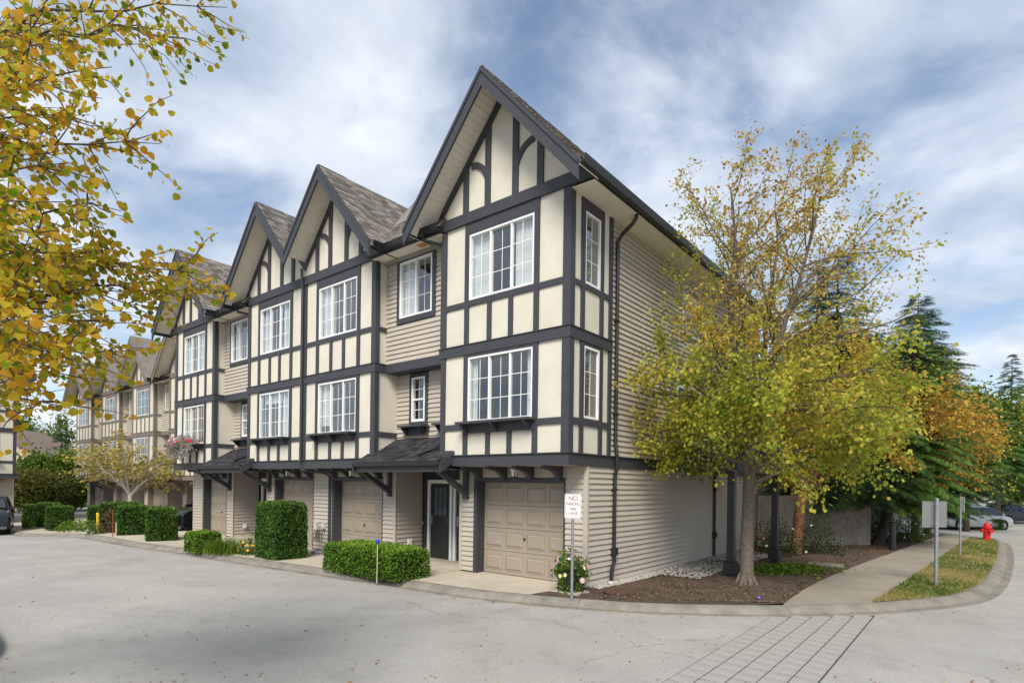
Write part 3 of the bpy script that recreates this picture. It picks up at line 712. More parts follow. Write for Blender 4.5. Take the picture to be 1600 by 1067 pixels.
def row(par, bays, recs, m, near, L, jamb, doors, wallend=0):
    """bays: list of (x0,x1,list of gable spans, arcs); recs: (x0,x1)"""
    xmin = min(b[0] for b in bays); xmax = max(b[1] for b in bays)
    for bi, (x0, x1, gs, arcs, opts) in enumerate(bays):
        for gi, (g0, g1) in enumerate(gs):
            bay(par, g0, g1, m, near, curt=opts.get('curt', [None]*len(gs))[gi], shelf_=True)
            gable(par, g0, g1, m, near, arcs, SHING, L, cutl=g0 if gi > 0 else None, cutr=g1 if gi < len(gs)-1 else None)
        pts = [(x0, .70), (x0, 0), (x1, 0), (x1, .70)]
        if x1 == xmax: pts[-1] = (x1, L)
        belt(par, pts, 2.471, 2.700, .05, m, 'belt'); belt(par, pts, 2.7005, 2.716, .085, m, 'belt_cap')
        p5 = [(x0, .34), (x0, 0), (x1, 0), (x1, .34 if x1 != xmax else 1.6)]
        belt(par, p5, 4.921, 5.135, .05, m, 'belt'); belt(par, p5, 5.1355, 5.149, .07, m, 'belt_cap')
        # underside of the overhang and ground floor wall with doors
        k = MB(); k.box(x0, x1, .01, .72, 2.474, 2.5); k.build('overhang_soffit', SIDING, par)
        hs = [(d[0]-.1, d[1]+.05, 0, 2.23) for d in doors if x0 < (d[0]+d[1])/2 < x1]
        siding(par, 'siding_wall', 'x', x0, x1, .04, 2.47, .72, -1, SIDING, single=(near and x1 == xmax), holes=hs)
        for xx in (x0, x1): k = MB(); k.box(xx-.045, xx+.045, .685, .70, .03, 2.47); k.build('corner_trim', SIDING, par)
        for d in doors:
            if x0 < (d[0]+d[1])/2 < x1:
                garage(par, d[0], d[1], m, jamb, near)
                lantern(par, (d[0]+d[1])/2+.12, .42, 2.34)
                n = 4; 
                for q in range(n): corbel(par, d[0]+.12+(d[1]-d[0]+.0)*q/(n-1)*.92, m)
    for (x0, x1, dd) in recs:
        recess(par, x0, x1, m, near); porch(par, x0, x1, m, near, x0-.18, x1+.2); entry(par, x0, x1, near, dd)
    # shell: end walls, back, floors, partitions
    k = MB(); k.box(xmin+.02, xmin+.1, .8, L, 0, 7.9); k.box(xmin, xmax, L-.1, L, 0, 7.9)
    k.box(xmin+.1, xmax-.12, .9, L-.1, 2.52, 2.6); k.box(xmin+.1, xmax-.12, .42, L-.1, 4.98, 5.06); k.box(xmin+.1, xmax-.12, 3.6, 3.7, 2.6, 7.7)
    for (x0, x1, gs, _, _) in bays:
        for g0, g1 in gs: k.box(g0-.02, g0+.04, .13, 3.6, 2.6, 7.7)
    k.box(xmin+.1, xmax-.1, .2, L, 7.70, 7.74)
    k.build('interior', ROOM, par)

# --- the near row
R1 = thing('townhouse_row', 'near row of half-timbered townhouses with slate blue trim and cream panels', 'townhouses')
S3 = [(0, .34, 0), (.66, 1, 0)]
row(R1, [(-3.485, 0, [(-3.485, 0)], True, {'curt': [([(0.0, .33, 0), (.67, 1, 0)], [(0, .1, 0), (.86, 1, 0)])]}),
         (-12.59, -5.93, [(-12.59, -9.26), (-9.26, -5.93)], True, {'curt': [([(0, .3, 0), (.66, 1, 0)], [(.05, .95, .8), (.66, 1, .1)]), ([(0, .36, 0), (.9, 1, 0)], [(0, .3, .2)])]}),
         (-18.43, -15.08, [(-18.43, -15.08)], False, {'curt': [([(0, .2, 0), (.6, 1, 0)], [(0, .3, 0)])]})],
    [(-5.93, -3.485, [(-5.58, -4.80), (-4.58, -3.80)]), (-15.08, -12.59, [(-14.7, -13.9), (-13.7, -12.95)])],
    TRIM, True, 12.0, TRIM, [(-2.98, -.55), (-8.72, -6.48), (-12.05, -9.84), (-17.5, -15.62)])
# end wall: bay return with side windows, siding, deck
TS = lambda u, d, z: (-d, u, z)
H = [(.50, 1.10, 6.09, 7.53), (.50, 1.10, 3.42, 4.86)]
k = MB(); cells(k, .12, 1.6, 2.5, 7.76, H, 0, .1, TS); k.build('wall', CREAM, R1)
for lo, hi, r0, r1, wt, wb in ((2.716, 4.919, 3.27, 3.40, 4.87, 3.42), (5.15, 7.75, 5.98, 6.085, 7.54, 6.09)):
    for a, b, c, d in ((-.034, .13, lo, hi), (.37, .499, lo, hi), (1.101, 1.23, lo, hi), (1.47, 1.60, lo, hi), (.131, .369, r0, r1), (.5, 1.1, r0, r1), (1.231, 1.469, r0, r1), (.5, 1.1, wt, hi)):
        k = MB(); k.box(.002, .036 if a != .5 else .033, a, b, c, d); k.build('timber', TRIM, R1)
for h in H: window(R1, h[0]+.002, h[1]-.002, h[2]+.002, h[3]-.002, TS, 1, 2, 3, curtain=[(.55, 1, 0)])
SW = siding(R1, 'siding_wall', 'y', 1.601, 12, 2.72, 7.755, 0.0, 1, SIDING, single=True)
SW2 = siding(R1, 'siding_wall', 'y', .75, 12, .05, 2.47, 0.0, 1, SIDING, single=True)
k = MB(); k.box(-.06, .034, .676, .75, .04, 2.47); k.build('corner_trim', SIDING, R1)
k = MB(); k.box(-.10, -.02, .8, 12, 0, 7.75); k.build('wall_backing', ROOM, R1)
for yy, zt, j in ((1.72, 7.7, 0), (7.75, 2.6, 1)):
    k = MB()
    if not j: k.tube([(.50, 1.72, 7.78), (.50, 1.72, 7.70), (.42, 1.72, 7.60), (.16, 1.72, 7.42), (.075, 1.72, 7.30), (.075, 1.72, 3.0), (.12, 1.72, 2.72), (.12, 1.72, 2.45), (.075, 1.72, 2.3), (.075, 1.72, .75), (.085, 1.72, .45), (.10, 1.60, .33), (.10, 1.57, .05)], .042, 8)
    else: k.tube([(.075, yy, 2.5), (.075, yy, .06)], .042, 8)
    for z in (.62, 2.0, 3.6, 5.6):
        if z < zt: k.box(.02, .125, yy-.055, yy+.055, z-.02, z+.02)
    k.box(.03, .14, yy-.05, yy+.07, .60, .76); k.build('downspout', BLACK, R1, smooth=False)
k = MB(); k.lathe((.10, 1.57, 0), [(.055, 0), (.055, .07), (.045, .07)], 10); k.build('drain_collar', WHITE, R1)
k = MB(); k.tube([(-9.2, -.16, 8.25), (-9.22, -.13, 8.0), (-9.26, -.085, 7.8), (-9.26, -.085, 2.75), (-9.26, -.12, 2.6), (-9.2, -.08, 2.42), (-8.95, .5, 2.36), (-8.86, .64, 2.25), (-8.86, .64, .1)], .042, 8); k.build('downspout', TRIM, R1)
for xx in (-3.62, -12.72):
    k = MB(); k.tube([(xx-.25, -.26, 7.78), (xx-.22, -.24, 7.66), (xx+.05, .02, 7.58), (xx+.07, .05, 7.5), (xx+.07, .05, 5.2)], .036, 7); k.build('downspout', BLACK, R1)
    k = MB(); k.box(xx-.75, xx-.5, -.05, .12, 7.748, 7.7555); k.build('soffit_vent', mat('rust_vent', (.45, .24, .06), .7), R1)
# deck on posts at the end wall
dk = MB(); dk.box(.03, 1.86, 4.05, 8.05, 2.56, 2.68); dk.box(.03, 1.9, 4.0, 4.05, 2.44, 2.70); dk.box(1.86, 1.9, 4.05, 8.05, 2.44, 2.70); D = dk.build('deck', TRIM, R1)
for yy in (4.22, 7.86):
    k = MB(); k.box(1.64, 1.80, yy-.08, yy+.08, .18, 2.555); p = k.build('deck_post', BLACK, R1)
    k = MB(); k.box(1.58, 1.86, yy-.14, yy+.14, .10, .36); k.hexa([(1.58, yy-.14, .361), (1.86, yy-.14, .361), (1.86, yy+.14, .361), (1.58, yy+.14, .361), (1.635, yy-.085, .40), (1.805, yy-.085, .40), (1.805, yy+.085, .40), (1.635, yy+.085, .40)]); k.box(1.64, 1.8, yy-.08, yy+.08, 0, .099); k.build('plinth', BLACK, p)
k = MB()
for i in range(34):
    yy = 4.05+i*.12; k.box(1.84, 1.865, yy, yy+.025, 2.70, 3.62)
for i in range(15): k.box(.08+i*.12, .105+i*.12, 4.02, 4.045, 2.70, 3.62)
k.box(1.82, 1.885, 4.0, 8.05, 3.62, 3.67); k.box(.03, 1.82, 4.0, 4.06, 3.62, 3.67); k.build('railing', TRIM, D)
TD = lambda u, d, z: (-d-.03, u, z)
window(R1, 5.3, 6.4, 5.6+.5, 7.4, lambda u, d, z: (.05-d*.3, u, z), 2, 2, 3, FARG); window(R1, 5.0, 6.6, 2.75, 4.7, lambda u, d, z: (.05-d*.3, u, z), 2, 1, 1, FARG)
# outlets, house cable boxes
for (x, y, z) in ((-5.865, 1.15, .50), (-15.01, 1.1, .42)):
    k = MB(); k.box(x, x+.05, y-.06, y+.06, z-.08, z+.08); k.build('outlet_box', WHITE, R1)
k = MB(); k.box(-9.62, -9.48, .60, .69, .62, .86); k.box(-9.22, -9.1, .62, .69, .66, .84); k.build('meter_box', mat('meter_grey', (.5, .5, .48), .5), R1)
k = MB()
for i in range(4):
    a = -9.55+.09*i; k.tube([(a, .6, .64), (a+.03, .52, .45-.04*i), (a+.1+.05*i, .5, .3), (a+.16, .56, .5), (a+.2, .6, .7)], .011, 5)
tag(k.build('garden_hose', BLACK), 'black hose looped below the meter boxes between two garages', 'hose')
k = MB(); pts = []
for i in range(40): a = i*.5; pts.append((-8.55+.28*math.cos(a)+.004*i, .1+.2*math.sin(a), .035+.0022*i))
k.tube(pts, .014, 5); tag(k.build('garden_hose', mat('grey_hose', (.25, .3, .36), .5), smooth=True), 'grey-blue hose coiled flat on the driveway behind the low hedge', 'hose')

# --- the far row, taupe trim
R2 = thing('townhouse_row', 'far row of half-timbered townhouses with taupe brown trim, behind the small tree', 'townhouses', (-23.6, 2.9, -.40))
b2 = []; rc2 = []; x = 0.0; dd2 = []
spec = [('b', 3.35), ('r', 2.1), ('b', 3.35), ('b2', 0), ('r', 2.1), ('b', 3.35), ('r', 2.1), ('b', 3.35)]
for kind, w in spec:
    if kind == 'b': b2.append((x-w, x, [(x-w, x)], False, {})); dd2.append((x-w+.5, x-.5)); x -= w
    elif kind == 'r': rc2.append((x-w, x, [(x-w+.3, x-w+1.05)])); x -= w
row(R2, b2, rc2, TAUPE, None, 9.0, TAUPE, dd2)
R2['group'] = 'townhouse rows'; R1['group'] = 'townhouse rows'

# --- house at the left edge, facing down the road
R3_ = thing('townhouse', 'townhouse end with slate trim at the left edge, dark car parked before it', 'townhouse', (-34.2, -2.0, -.42), rad(90))
row(R3_, [(-3.485, 0, [(-3.485, 0)], False, {})], [], TRIM, None, 8.0, TRIM, [(-2.9, -.6)])
k = MB(); k.box(-9, -3.5, .3, 8, 0, 7.9); k.build('wall', CREAM, R3_)

# --- simple neighbours
def plain_house(name, label, loc, rz, w, d, hgt, m, roofm, rise=2.2, ox=.4):
    r = thing(name, label, 'house', loc, rz)
    siding(r, 'siding_wall', 'x', -w/2, w/2, .05, hgt, 0, -1, m, .2); siding(r, 'siding_wall', 'y', 0, d, .05, hgt, w/2, 1, m, .2)
    k = MB(); k.box(-w/2+.02, w/2-.021, .021, d, 0, hgt); k.prism([(-w/2+.02, .021, hgt), (w/2-.021, .021, hgt), (0, .021, hgt+rise*.92)], (0, d-.03, 0)); k.build('wall', m, r)
    k = MB()
    for s in (-1, 1): k.prism([(0, -ox, hgt+rise), (s*(w/2+ox), -ox, hgt-rise*ox/(w/2)), (s*(w/2+ox), -ox, hgt-rise*ox/(w/2)-.15), (0, -ox, hgt+rise-.15)], (0, d+2*ox, 0))
    k.build('roof', roofm, r)
    for xx in (-w/4, w/4):
        window(r, xx-.7, xx+.7, hgt-1.9, hgt-.6, lambda u, dd, z: (u, dd*.3-.03, z), 2, 2, 2, FARG)
    k = MB(); k.tube([(w/2+.07, .15, hgt), (w/2+.07, .15, .1)], .05, 6); k.tube([(w/2-.5, -.07, hgt), (w/2-.5, -.07, .1)], .05, 6); k.build('downspout', BLACK, r)
    return r
plain_house('house', 'pale sided building end showing past the end of the fence', (-1.9, 19.2, -.1), 0, 9.6, 9, 4.6, mat('pale_vinyl', (.55, .52, .47), .6), SHING, 1.5)
plain_house('house', 'distant beige house with brown roof beyond the hedges at left', (-60.5, .2, -.9), rad(52), 10, 9, 5.0, mat('tan_wall', (.5, .42, .33), .8), mat('brown_roof', (.2, .15, .12), .9), 2.6)

# ------------------------------------------------------------ fence
fr = thing('fence', 'weathered grey board fence behind the trunks at the end of the bed', 'fence', (.1, 11.9, 0))
p0, p1 = Vector((.02, -.1)), Vector((2.95, 3.75)); L = (p1-p0).length; dr = (p1-p0)/L; nr = Vector((dr.y, -dr.x))
n = int(L/.145)
for i in range(n):
    a = p0+dr*(i*.145); b = a+dr*.137; h = 1.82+random.uniform(-.012, .012); q = nr*.02; k = MB()
    k.hexa([(a.x, a.y, .03), (b.x, b.y, .03), (b.x+q.x, b.y+q.y, .03), (a.x+q.x, a.y+q.y, .03), (a.x, a.y, h), (b.x, b.y, h), (b.x+q.x, b.y+q.y, h), (a.x+q.x, a.y+q.y, h)]); k.build('board', FENCE, fr)
k = MB(); q = -nr*.05
for z in (.3, 1.5): k.hexa([(p0.x, p0.y, z), (p1.x, p1.y, z), (p1.x+q.x, p1.y+q.y, z), (p0.x+q.x, p0.y+q.y, z), (p0.x, p0.y, z+.09), (p1.x, p1.y, z+.09), (p1.x+q.x, p1.y+q.y, z+.09), (p0.x+q.x, p0.y+q.y, z+.09)])
k.build('rail', FENCE, fr)
for i in range(4):
    p = p0+dr*(L*i/3)-nr*.09; k = MB(); k.box(p.x-.05, p.x+.05, p.y-.05, p.y+.05, 0, 1.9); k.build('post', FENCE, fr)

# ------------------------------------------------------------ trees
def grow(mb, anchors, p, d, L, r, lev, P, R):
    n = P['seg'][lev]; pts = [Vector(p)]; d = Vector(d).normalized(); dirs = [d.copy()]; st = L/n
    for i in range(n):
        d = d+Vector(R.normal(size=3)*P['wig'][lev])+Vector((0, 0, P['up'][lev])); d.normalize(); pts.append(pts[-1]+d*st); dirs.append(d.copy())
    rs = [r*(1-(1-P['tip'])*i/n) for i in range(n+1)]
    mb.tube(pts, rs, 8 if lev == 0 else (5 if lev == 1 else 3), cap=False)
    if lev >= P['leaf_from']:
        for i in range(n):
            for t in range(P['lpn']):
                q = (t+R.random())/P['lpn']; anchors.append((pts[i].lerp(pts[i+1], q), dirs[i], lev))
    if lev < P['levels']:
        for c in range(P['kids'][lev]):
            f = P['from'][lev]+(1-P['from'][lev])*(c+R.random())/P['kids'][lev]; i = min(int(f*n), n-1); b = pts[i].lerp(pts[i+1], f*n-i)
            ax = dirs[i]; per = ax.orthogonal().normalized(); per.rotate(Matrix.Rotation(c*2.4+R.random()*1.2, 3, ax))
            an = rad(P['ang'][lev]+R.normal()*9); nd_ = ax*math.cos(an)+per*math.sin(an); nd_.z += P.get('kz', [0, 0, 0, 0])[lev]
            grow(mb, anchors, b, nd_, L*P['ratio'][lev]*(1-.45*f)*R.uniform(.75, 1.2), rs[i]*P['rr'][lev], lev+1, P, R)
def leaves(par, name, anchors, m, per, size, R, tmpl='s', keep=None, droop=.5, colf=None, spread=.04, kind='stuff'):
    pos = []; dirs = []
    for p, d, lev in anchors:
        for _ in range(per):
            q = Vector(p)+Vector(R.normal(size=3)*spread)
            if keep and not keep(q): continue
            pos.append(q); dirs.append(Vector(d)+Vector(R.normal(size=3)*.8)+Vector((0, 0, -droop)))
    pos = np.array(pos); dirs = np.array(dirs); n = len(pos)
    rot = frames_dir(dirs, R.normal(size=(n, 3))*.7+np.array([0, 0, .8]))
    rnd = np.clip(colf(pos, R), 0, 1) if colf else R.random(n)
    sc = size*R.uniform(.65, 1.2, n)
    me = scatter(name, SV if tmpl == 's' else HV, SF if tmpl == 's' else HF, pos, rot, sc, m, rnd, None if tmpl == 's' else HR)
    o = link(name, me, par); o['kind'] = kind; return o, (pos, rot, sc, rnd)
KATS = leafmat('katsura_leaf', [(.22, .30, .035), (.40, .43, .05), (.55, .48, .07), (.60, .44, .09), (.50, .28, .07), (.30, .17, .06)], trans=.5)
# main tree beside the end wall
def main_tree():
    R = np.random.default_rng(11); base = Vector((2.29, 3.47, 0))
    t = thing('tree', 'tall yellow-green autumn tree with grey ridged trunk in front of the end wall', 'tree', base)
    mb = MB(); A = []
    mb.tube([(0, 0, -.05), (0, 0, .06), (.01, 0, .3), (.0, .02, 1.2), (.03, .02, 2.2), (.03, .03, 3.1)], [.20, .165, .14, .125, .118, .115], 12)
    for i in range(7):
        a = i*.9; mb.tube([(.10*math.cos(a), .10*math.sin(a), .25), (.2*math.cos(a), .2*math.sin(a), .04), (.30*math.cos(a), .30*math.sin(a), -.05)], [.05, .04, .015], 5)
    PU = dict(seg=[9, 6, 4, 3], wig=[.06, .12, .16, .2], up=[.02, .02, -.01, -.02], tip=.22, levels=2, kids=[14, 6, 0], ang=[52, 45, 40], ratio=[.6, .45, .5], rr=[.5, .55, .6], leaf_from=1, lpn=2)
    PU['from'] = [.12, .15, .2]
    for i in range(6):
        a = i*1.05+.3; tl = .12+.30*(i % 3)/2
        grow(mb, A, (.03+.04*math.cos(a), .03+.04*math.sin(a), 2.9), (tl*math.cos(a), tl*math.sin(a), 1), 5.7-1.2*tl-.3*(i % 2), .075, 0, PU, R)
    PD = dict(seg=[8, 5, 4], wig=[.10, .16, .2], up=[-.035, -.04, -.05], tip=.25, levels=2, kids=[9, 6, 0], ang=[48, 45, 40], ratio=[.5, .5, .5], rr=[.5, .55, .6], leaf_from=1, lpn=3)
    PD['from'] = [.2, .15, .2]
    for i in range(19):
        a = i*2.4+R.random()*.5; z = 2.15+2.3*(i/22); ln = R.uniform(2.1, 3.1)*(1.06 if math.cos(a-rad(35)) > 0 else .92)
        if i < 9: ln *= .92
        grow(mb, A, (.03, .03, z), (math.cos(a), math.sin(a), .38), ln, .042, 0, PD, R)
    tr = mb.build('trunk', BARK, t, smooth=True)
    lo = [q for q in A if q[0].z < 4.6]; hi = [q for q in A if q[0].z >= 4.6]
    ok = lambda q: not (q.x < -2.12 and q.z < 8 ) and q.z > 1.6
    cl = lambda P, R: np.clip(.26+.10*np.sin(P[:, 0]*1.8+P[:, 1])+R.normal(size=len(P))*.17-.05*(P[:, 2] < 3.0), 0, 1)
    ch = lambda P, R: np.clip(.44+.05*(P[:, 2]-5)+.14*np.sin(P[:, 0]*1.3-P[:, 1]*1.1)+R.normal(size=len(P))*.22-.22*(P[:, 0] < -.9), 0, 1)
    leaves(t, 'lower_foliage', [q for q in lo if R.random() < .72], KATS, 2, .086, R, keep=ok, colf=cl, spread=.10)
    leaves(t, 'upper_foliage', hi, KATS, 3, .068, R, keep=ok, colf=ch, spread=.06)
main_tree()
def generic_tree(label, base, h, P, stems, m, leafm, size, per, cat='tree', seed=1, trunk_r=.14, trunk_h=1.8, colf=None, spread=.08, lean=(0, 0), sl=None, tmpl='s', name='tree', keep=None):
    R = np.random.default_rng(seed); t = thing(name, label, cat, base); mb = MB(); A = []
    lx, ly = lean; top = Vector((lx*trunk_h, ly*trunk_h, trunk_h))
    mb.tube([(0, 0, -.3), (lx*.05, ly*.05, .1), tuple(top*.5), tuple(top)], [trunk_r*1.45, trunk_r*1.1, trunk_r*.92, trunk_r*.8], 9)
    for i in range(stems):
        a = i*2*math.pi/stems+R.random()*.6; tl = (sl or .45)*R.uniform(.5, 1.2)
        grow(mb, A, top-Vector((0, 0, .1+.3*R.random())), (tl*math.cos(a)+lx, tl*math.sin(a)+ly, .8), (h-trunk_h)*R.uniform(.75, 1.0), trunk_r*.5, 0, P, R)
    mb.build('trunk', m, t, smooth=True)
    leaves(t, 'foliage', A, leafm, per, size, R, colf=colf, spread=spread, tmpl=tmpl, keep=keep); return t
PO = dict(seg=[8, 5, 4], wig=[.09, .14, .18], up=[.01, 0, -.02], tip=.2, levels=2, kids=[10, 6, 0], ang=[48, 45, 40], ratio=[.5, .5, .5], rr=[.5, .55, .6], leaf_from=1, lpn=2); PO['from'] = [.15, .15, .2]
ORL = leafmat('orange_leaf', [(.22, .24, .03), (.42, .34, .05), (.54, .34, .06), (.50, .24, .05), (.34, .15, .05)], trans=.35)
generic_tree('orange-leaved tree with peeling orange bark trunk near the fence', (1.67, 10.46, 0), 7.6, PO, 7, OBARK, ORL, .10, 6, seed=5, trunk_r=.17, trunk_h=2.2, lean=(.07, .04), sl=.85, spread=.14, keep=lambda q: q.z > 1.9 and q.x > -1.2, colf=lambda P, R: .22+.07*P[:, 0]+R.normal(size=len(P))*.2)
GRL = leafmat('green_leaf', [(.035, .075, .010), (.07, .14, .014), (.13, .21, .02), (.20, .26, .03)], trans=.3)
DKL = leafmat('dark_leaf', [(.018, .04, .010), (.035, .07, .014), (.06, .11, .02)], trans=.25)
YGL = leafmat('pale_autumn_leaf', [(.16, .18, .03), (.34, .31, .06), (.50, .40, .10), (.52, .36, .12)], trans=.35)
PV = dict(seg=[7, 5, 4], wig=[.08, .14, .18], up=[-.03, -.04, -.05], tip=.2, levels=2, kids=[9, 5, 0], ang=[38, 40, 40], ratio=[.5, .5, .5], rr=[.5, .55, .6], leaf_from=1, lpn=2); PV['from'] = [.2, .15, .2]
generic_tree('small spreading vase-shaped tree with pale sparse leaves behind the clipped hedges', tuple(pd(203, 802, 29.0).xy)+(-.35,), 5.3, PV, 10, mat('pale_bark', (.38, .35, .3), .9, .2, 8), YGL, .13, 1, seed=21, trunk_r=.12, trunk_h=1.9, sl=.95, spread=.07)
# broadleaf trees far right and left
for lab, px, dep, zb, h, rr_, lm, sd_, sz, nm, st in (
    ('bright green broadleaf tree beyond the car park, at right edge', 1560, 46, -.6, 11.5, 1, GRL, 31, .22, 8, .55),
    ('dark round shrub-like tree left of the far townhouse row', 88, 46, -.6, 4.6, 1, GRL, 33, .22, 8, .7),
    ('olive green bushy tree behind the left hedges', 60, 43, -.6, 3.4, 1, leafmat('olive_leaf', [(.06, .08, .015), (.13, .14, .03), (.2, .19, .05)]), 34, .18, 7, .8),
    ('tall green tree standing behind the left-edge townhouse', 12, 62, -.8, 10, 1, GRL, 36, .25, 8, .6)):
    p = pd(px, 760, dep)
    generic_tree(lab, (p.x, p.y, zb), h, PO, nm, DBARK, lm, sz, 8, seed=sd_, trunk_r=.2, trunk_h=h*.2, sl=st, spread=.45)

generic_tree('rusty orange tree in front of the cedars beside the sidewalk', tuple(pd(1432, 800, 23.5).xy)+(-.1,), 6.6, PO, 8, DBARK, ORL, .11, 4, seed=63, trunk_r=.11, trunk_h=2.0, sl=.6, spread=.2, keep=lambda q: q.z > 2.2, colf=lambda P, R: .5+R.normal(size=len(P))*.22)
generic_tree('leafy yellow-green tree filling the gap right of the main crown', tuple(pd(1352, 800, 27).xy)+(-.2,), 9.2, PO, 8, DBARK, leafmat('mixed_leaf', [(.06, .11, .015), (.14, .20, .025), (.28, .28, .04), (.42, .32, .05)]), .13, 5, seed=61, trunk_r=.16, trunk_h=2.2, sl=.6, spread=.3)
def conifer(label, base, H, Rm, seed, leafm, z0=1.4, lean=(0, 0), dens=1., droop=.35, fs=.62):
    R = np.random.default_rng(seed); t = thing('conifer', label, 'tree', base); mb = MB(); lx, ly = lean
    ax = lambda z: Vector((lx*z*(1-z/H*.6), ly*z*(1-z/H*.6), z))
    mb.tube([ax(-.3), ax(.1), ax(H*.3), ax(H*.7), ax(H)], [.24, .19, .14, .07, .01], 8)
    pos = []; dr_ = []; sc = []
    z = z0; 
    while z < H-.1:
        f = (z-z0)/(H-z0); Lb = Rm*(1-f)**.8*(.75+.25*min(1, f*6))+.12; nb = int(10*dens) if f < .75 else 6
        for b in range(nb):
            a = R.random()*6.283; L_ = Lb*R.uniform(.7, 1.12); n = max(3, int(L_/.17)); p = ax(z); el = .25*f+.05-.1*(1-f); pts = [p]
            for i in range(n):
                q = (i+1)/n; d = Vector((math.cos(a), math.sin(a), el-droop*1.3*q)).normalized(); p = p+d*(L_/n); pts.append(p)
                if i >= n*.18:
                    for s in (-1, 1):
                        side = Vector((-math.sin(a), math.cos(a), 0))*s
                        dd = d*.75+side*.8+Vector((0, 0, -.25-.2*R.random())); pos.append(p); dr_.append(dd); sc.append(fs*(1-.45*q)*R.uniform(.7, 1.15)*(.55+.45*(1-f)))
            pos.append(p); dr_.append(d+Vector((0, 0, -.2))); sc.append(fs*.7*(.5+.5*(1-f)))
            mb.tube(pts[::2]+[pts[-1]], [.028*(1-f*.6)*(1-.8*i/len(pts[::2])) for i in range(len(pts[::2])+1)], 3, cap=False)
        z += (.24 if f < .8 else .17)/max(.6, dens)*R.uniform(.8, 1.2)
    mb.build('trunk', DBARK, t, smooth=True)
    pos = np.array(pos); dr_ = np.array(dr_); n = len(pos)
    rot = frames_dir(dr_, R.normal(size=(n, 3))*.25+np.array([0, 0, 1.]))
    me = scatter('foliage', FV, FF, pos, rot, np.array(sc), leafm, np.clip(R.normal(.45, .25, n), 0, 1)); o = link('foliage', me, t); o['kind'] = 'stuff'; return t
NG = leafmat('spruce_needles', [(.025, .055, .02), (.05, .10, .032), (.09, .15, .05)], trans=.15)
NG2 = leafmat('hemlock_needles', [(.04, .09, .02), (.08, .16, .032), (.15, .24, .05)], trans=.2)
NB = leafmat('blue_needles', [(.025, .05, .03), (.05, .085, .05), (.085, .12, .07)], trans=.15)
conifer('dark spruce with upright trunk behind the fence, nearest the orange tree', (1.9, 15.4, 0), 11.2, 3.3, 41, NG, z0=1.9, dens=1.2)
conifer('blue-green spruce rising behind the orange tree', (.4, 19.5, 0), 12.2, 3.4, 42, NG, z0=2.0, dens=1.2)
conifer('drooping hemlock with leaning trunk beside the sidewalk', (3.25, 15.9, 0), 8.6, 2.7, 43, NG2, z0=2.0, lean=(.28, .16), droop=.42, dens=1.2)
conifer('broad bright green cedar between sidewalk and silver minivan', (3.6, 27.0, -.35), 12.6, 4.2, 44, NG, z0=2.6, droop=.3, dens=1.3, fs=.8)
conifer('green cedar over the silver minivan', tuple(pd(1510, 800, 38).xy)+(-.5,), 9.6, 4.4, 45, NG2, z0=3.9, droop=.3, fs=.9, dens=1.2)
conifer('dark green spruce filling the gap above the minivan', tuple(pd(1448, 800, 34).xy)+(-.4,), 10.5, 3.4, 50, NG, z0=1.6, fs=.8)
conifer('tall thin fir far off at the right edge, above the other trees', tuple(pd(1578, 800, 62).xy)+(-.6,), 17.5, 3.2, 46, NB, z0=4, fs=1.1, dens=.7)
conifer('slender distant fir behind the orange leaves', tuple(pd(1490, 800, 58).xy)+(-.6,), 14.5, 2.0, 47, NB, z0=3, fs=1.0, dens=.7)
conifer('distant dark fir in the gap between the rows at left', tuple(pd(95, 800, 55).xy)+(-.8,), 7.5, 2.0, 48, NG, z0=.8, fs=1.0)
conifer('dark fir at the right edge behind the dark car', tuple(pd(1608, 800, 52).xy)+(-.6,), 11, 3.6, 49, NG2, z0=2.2, fs=1.0)

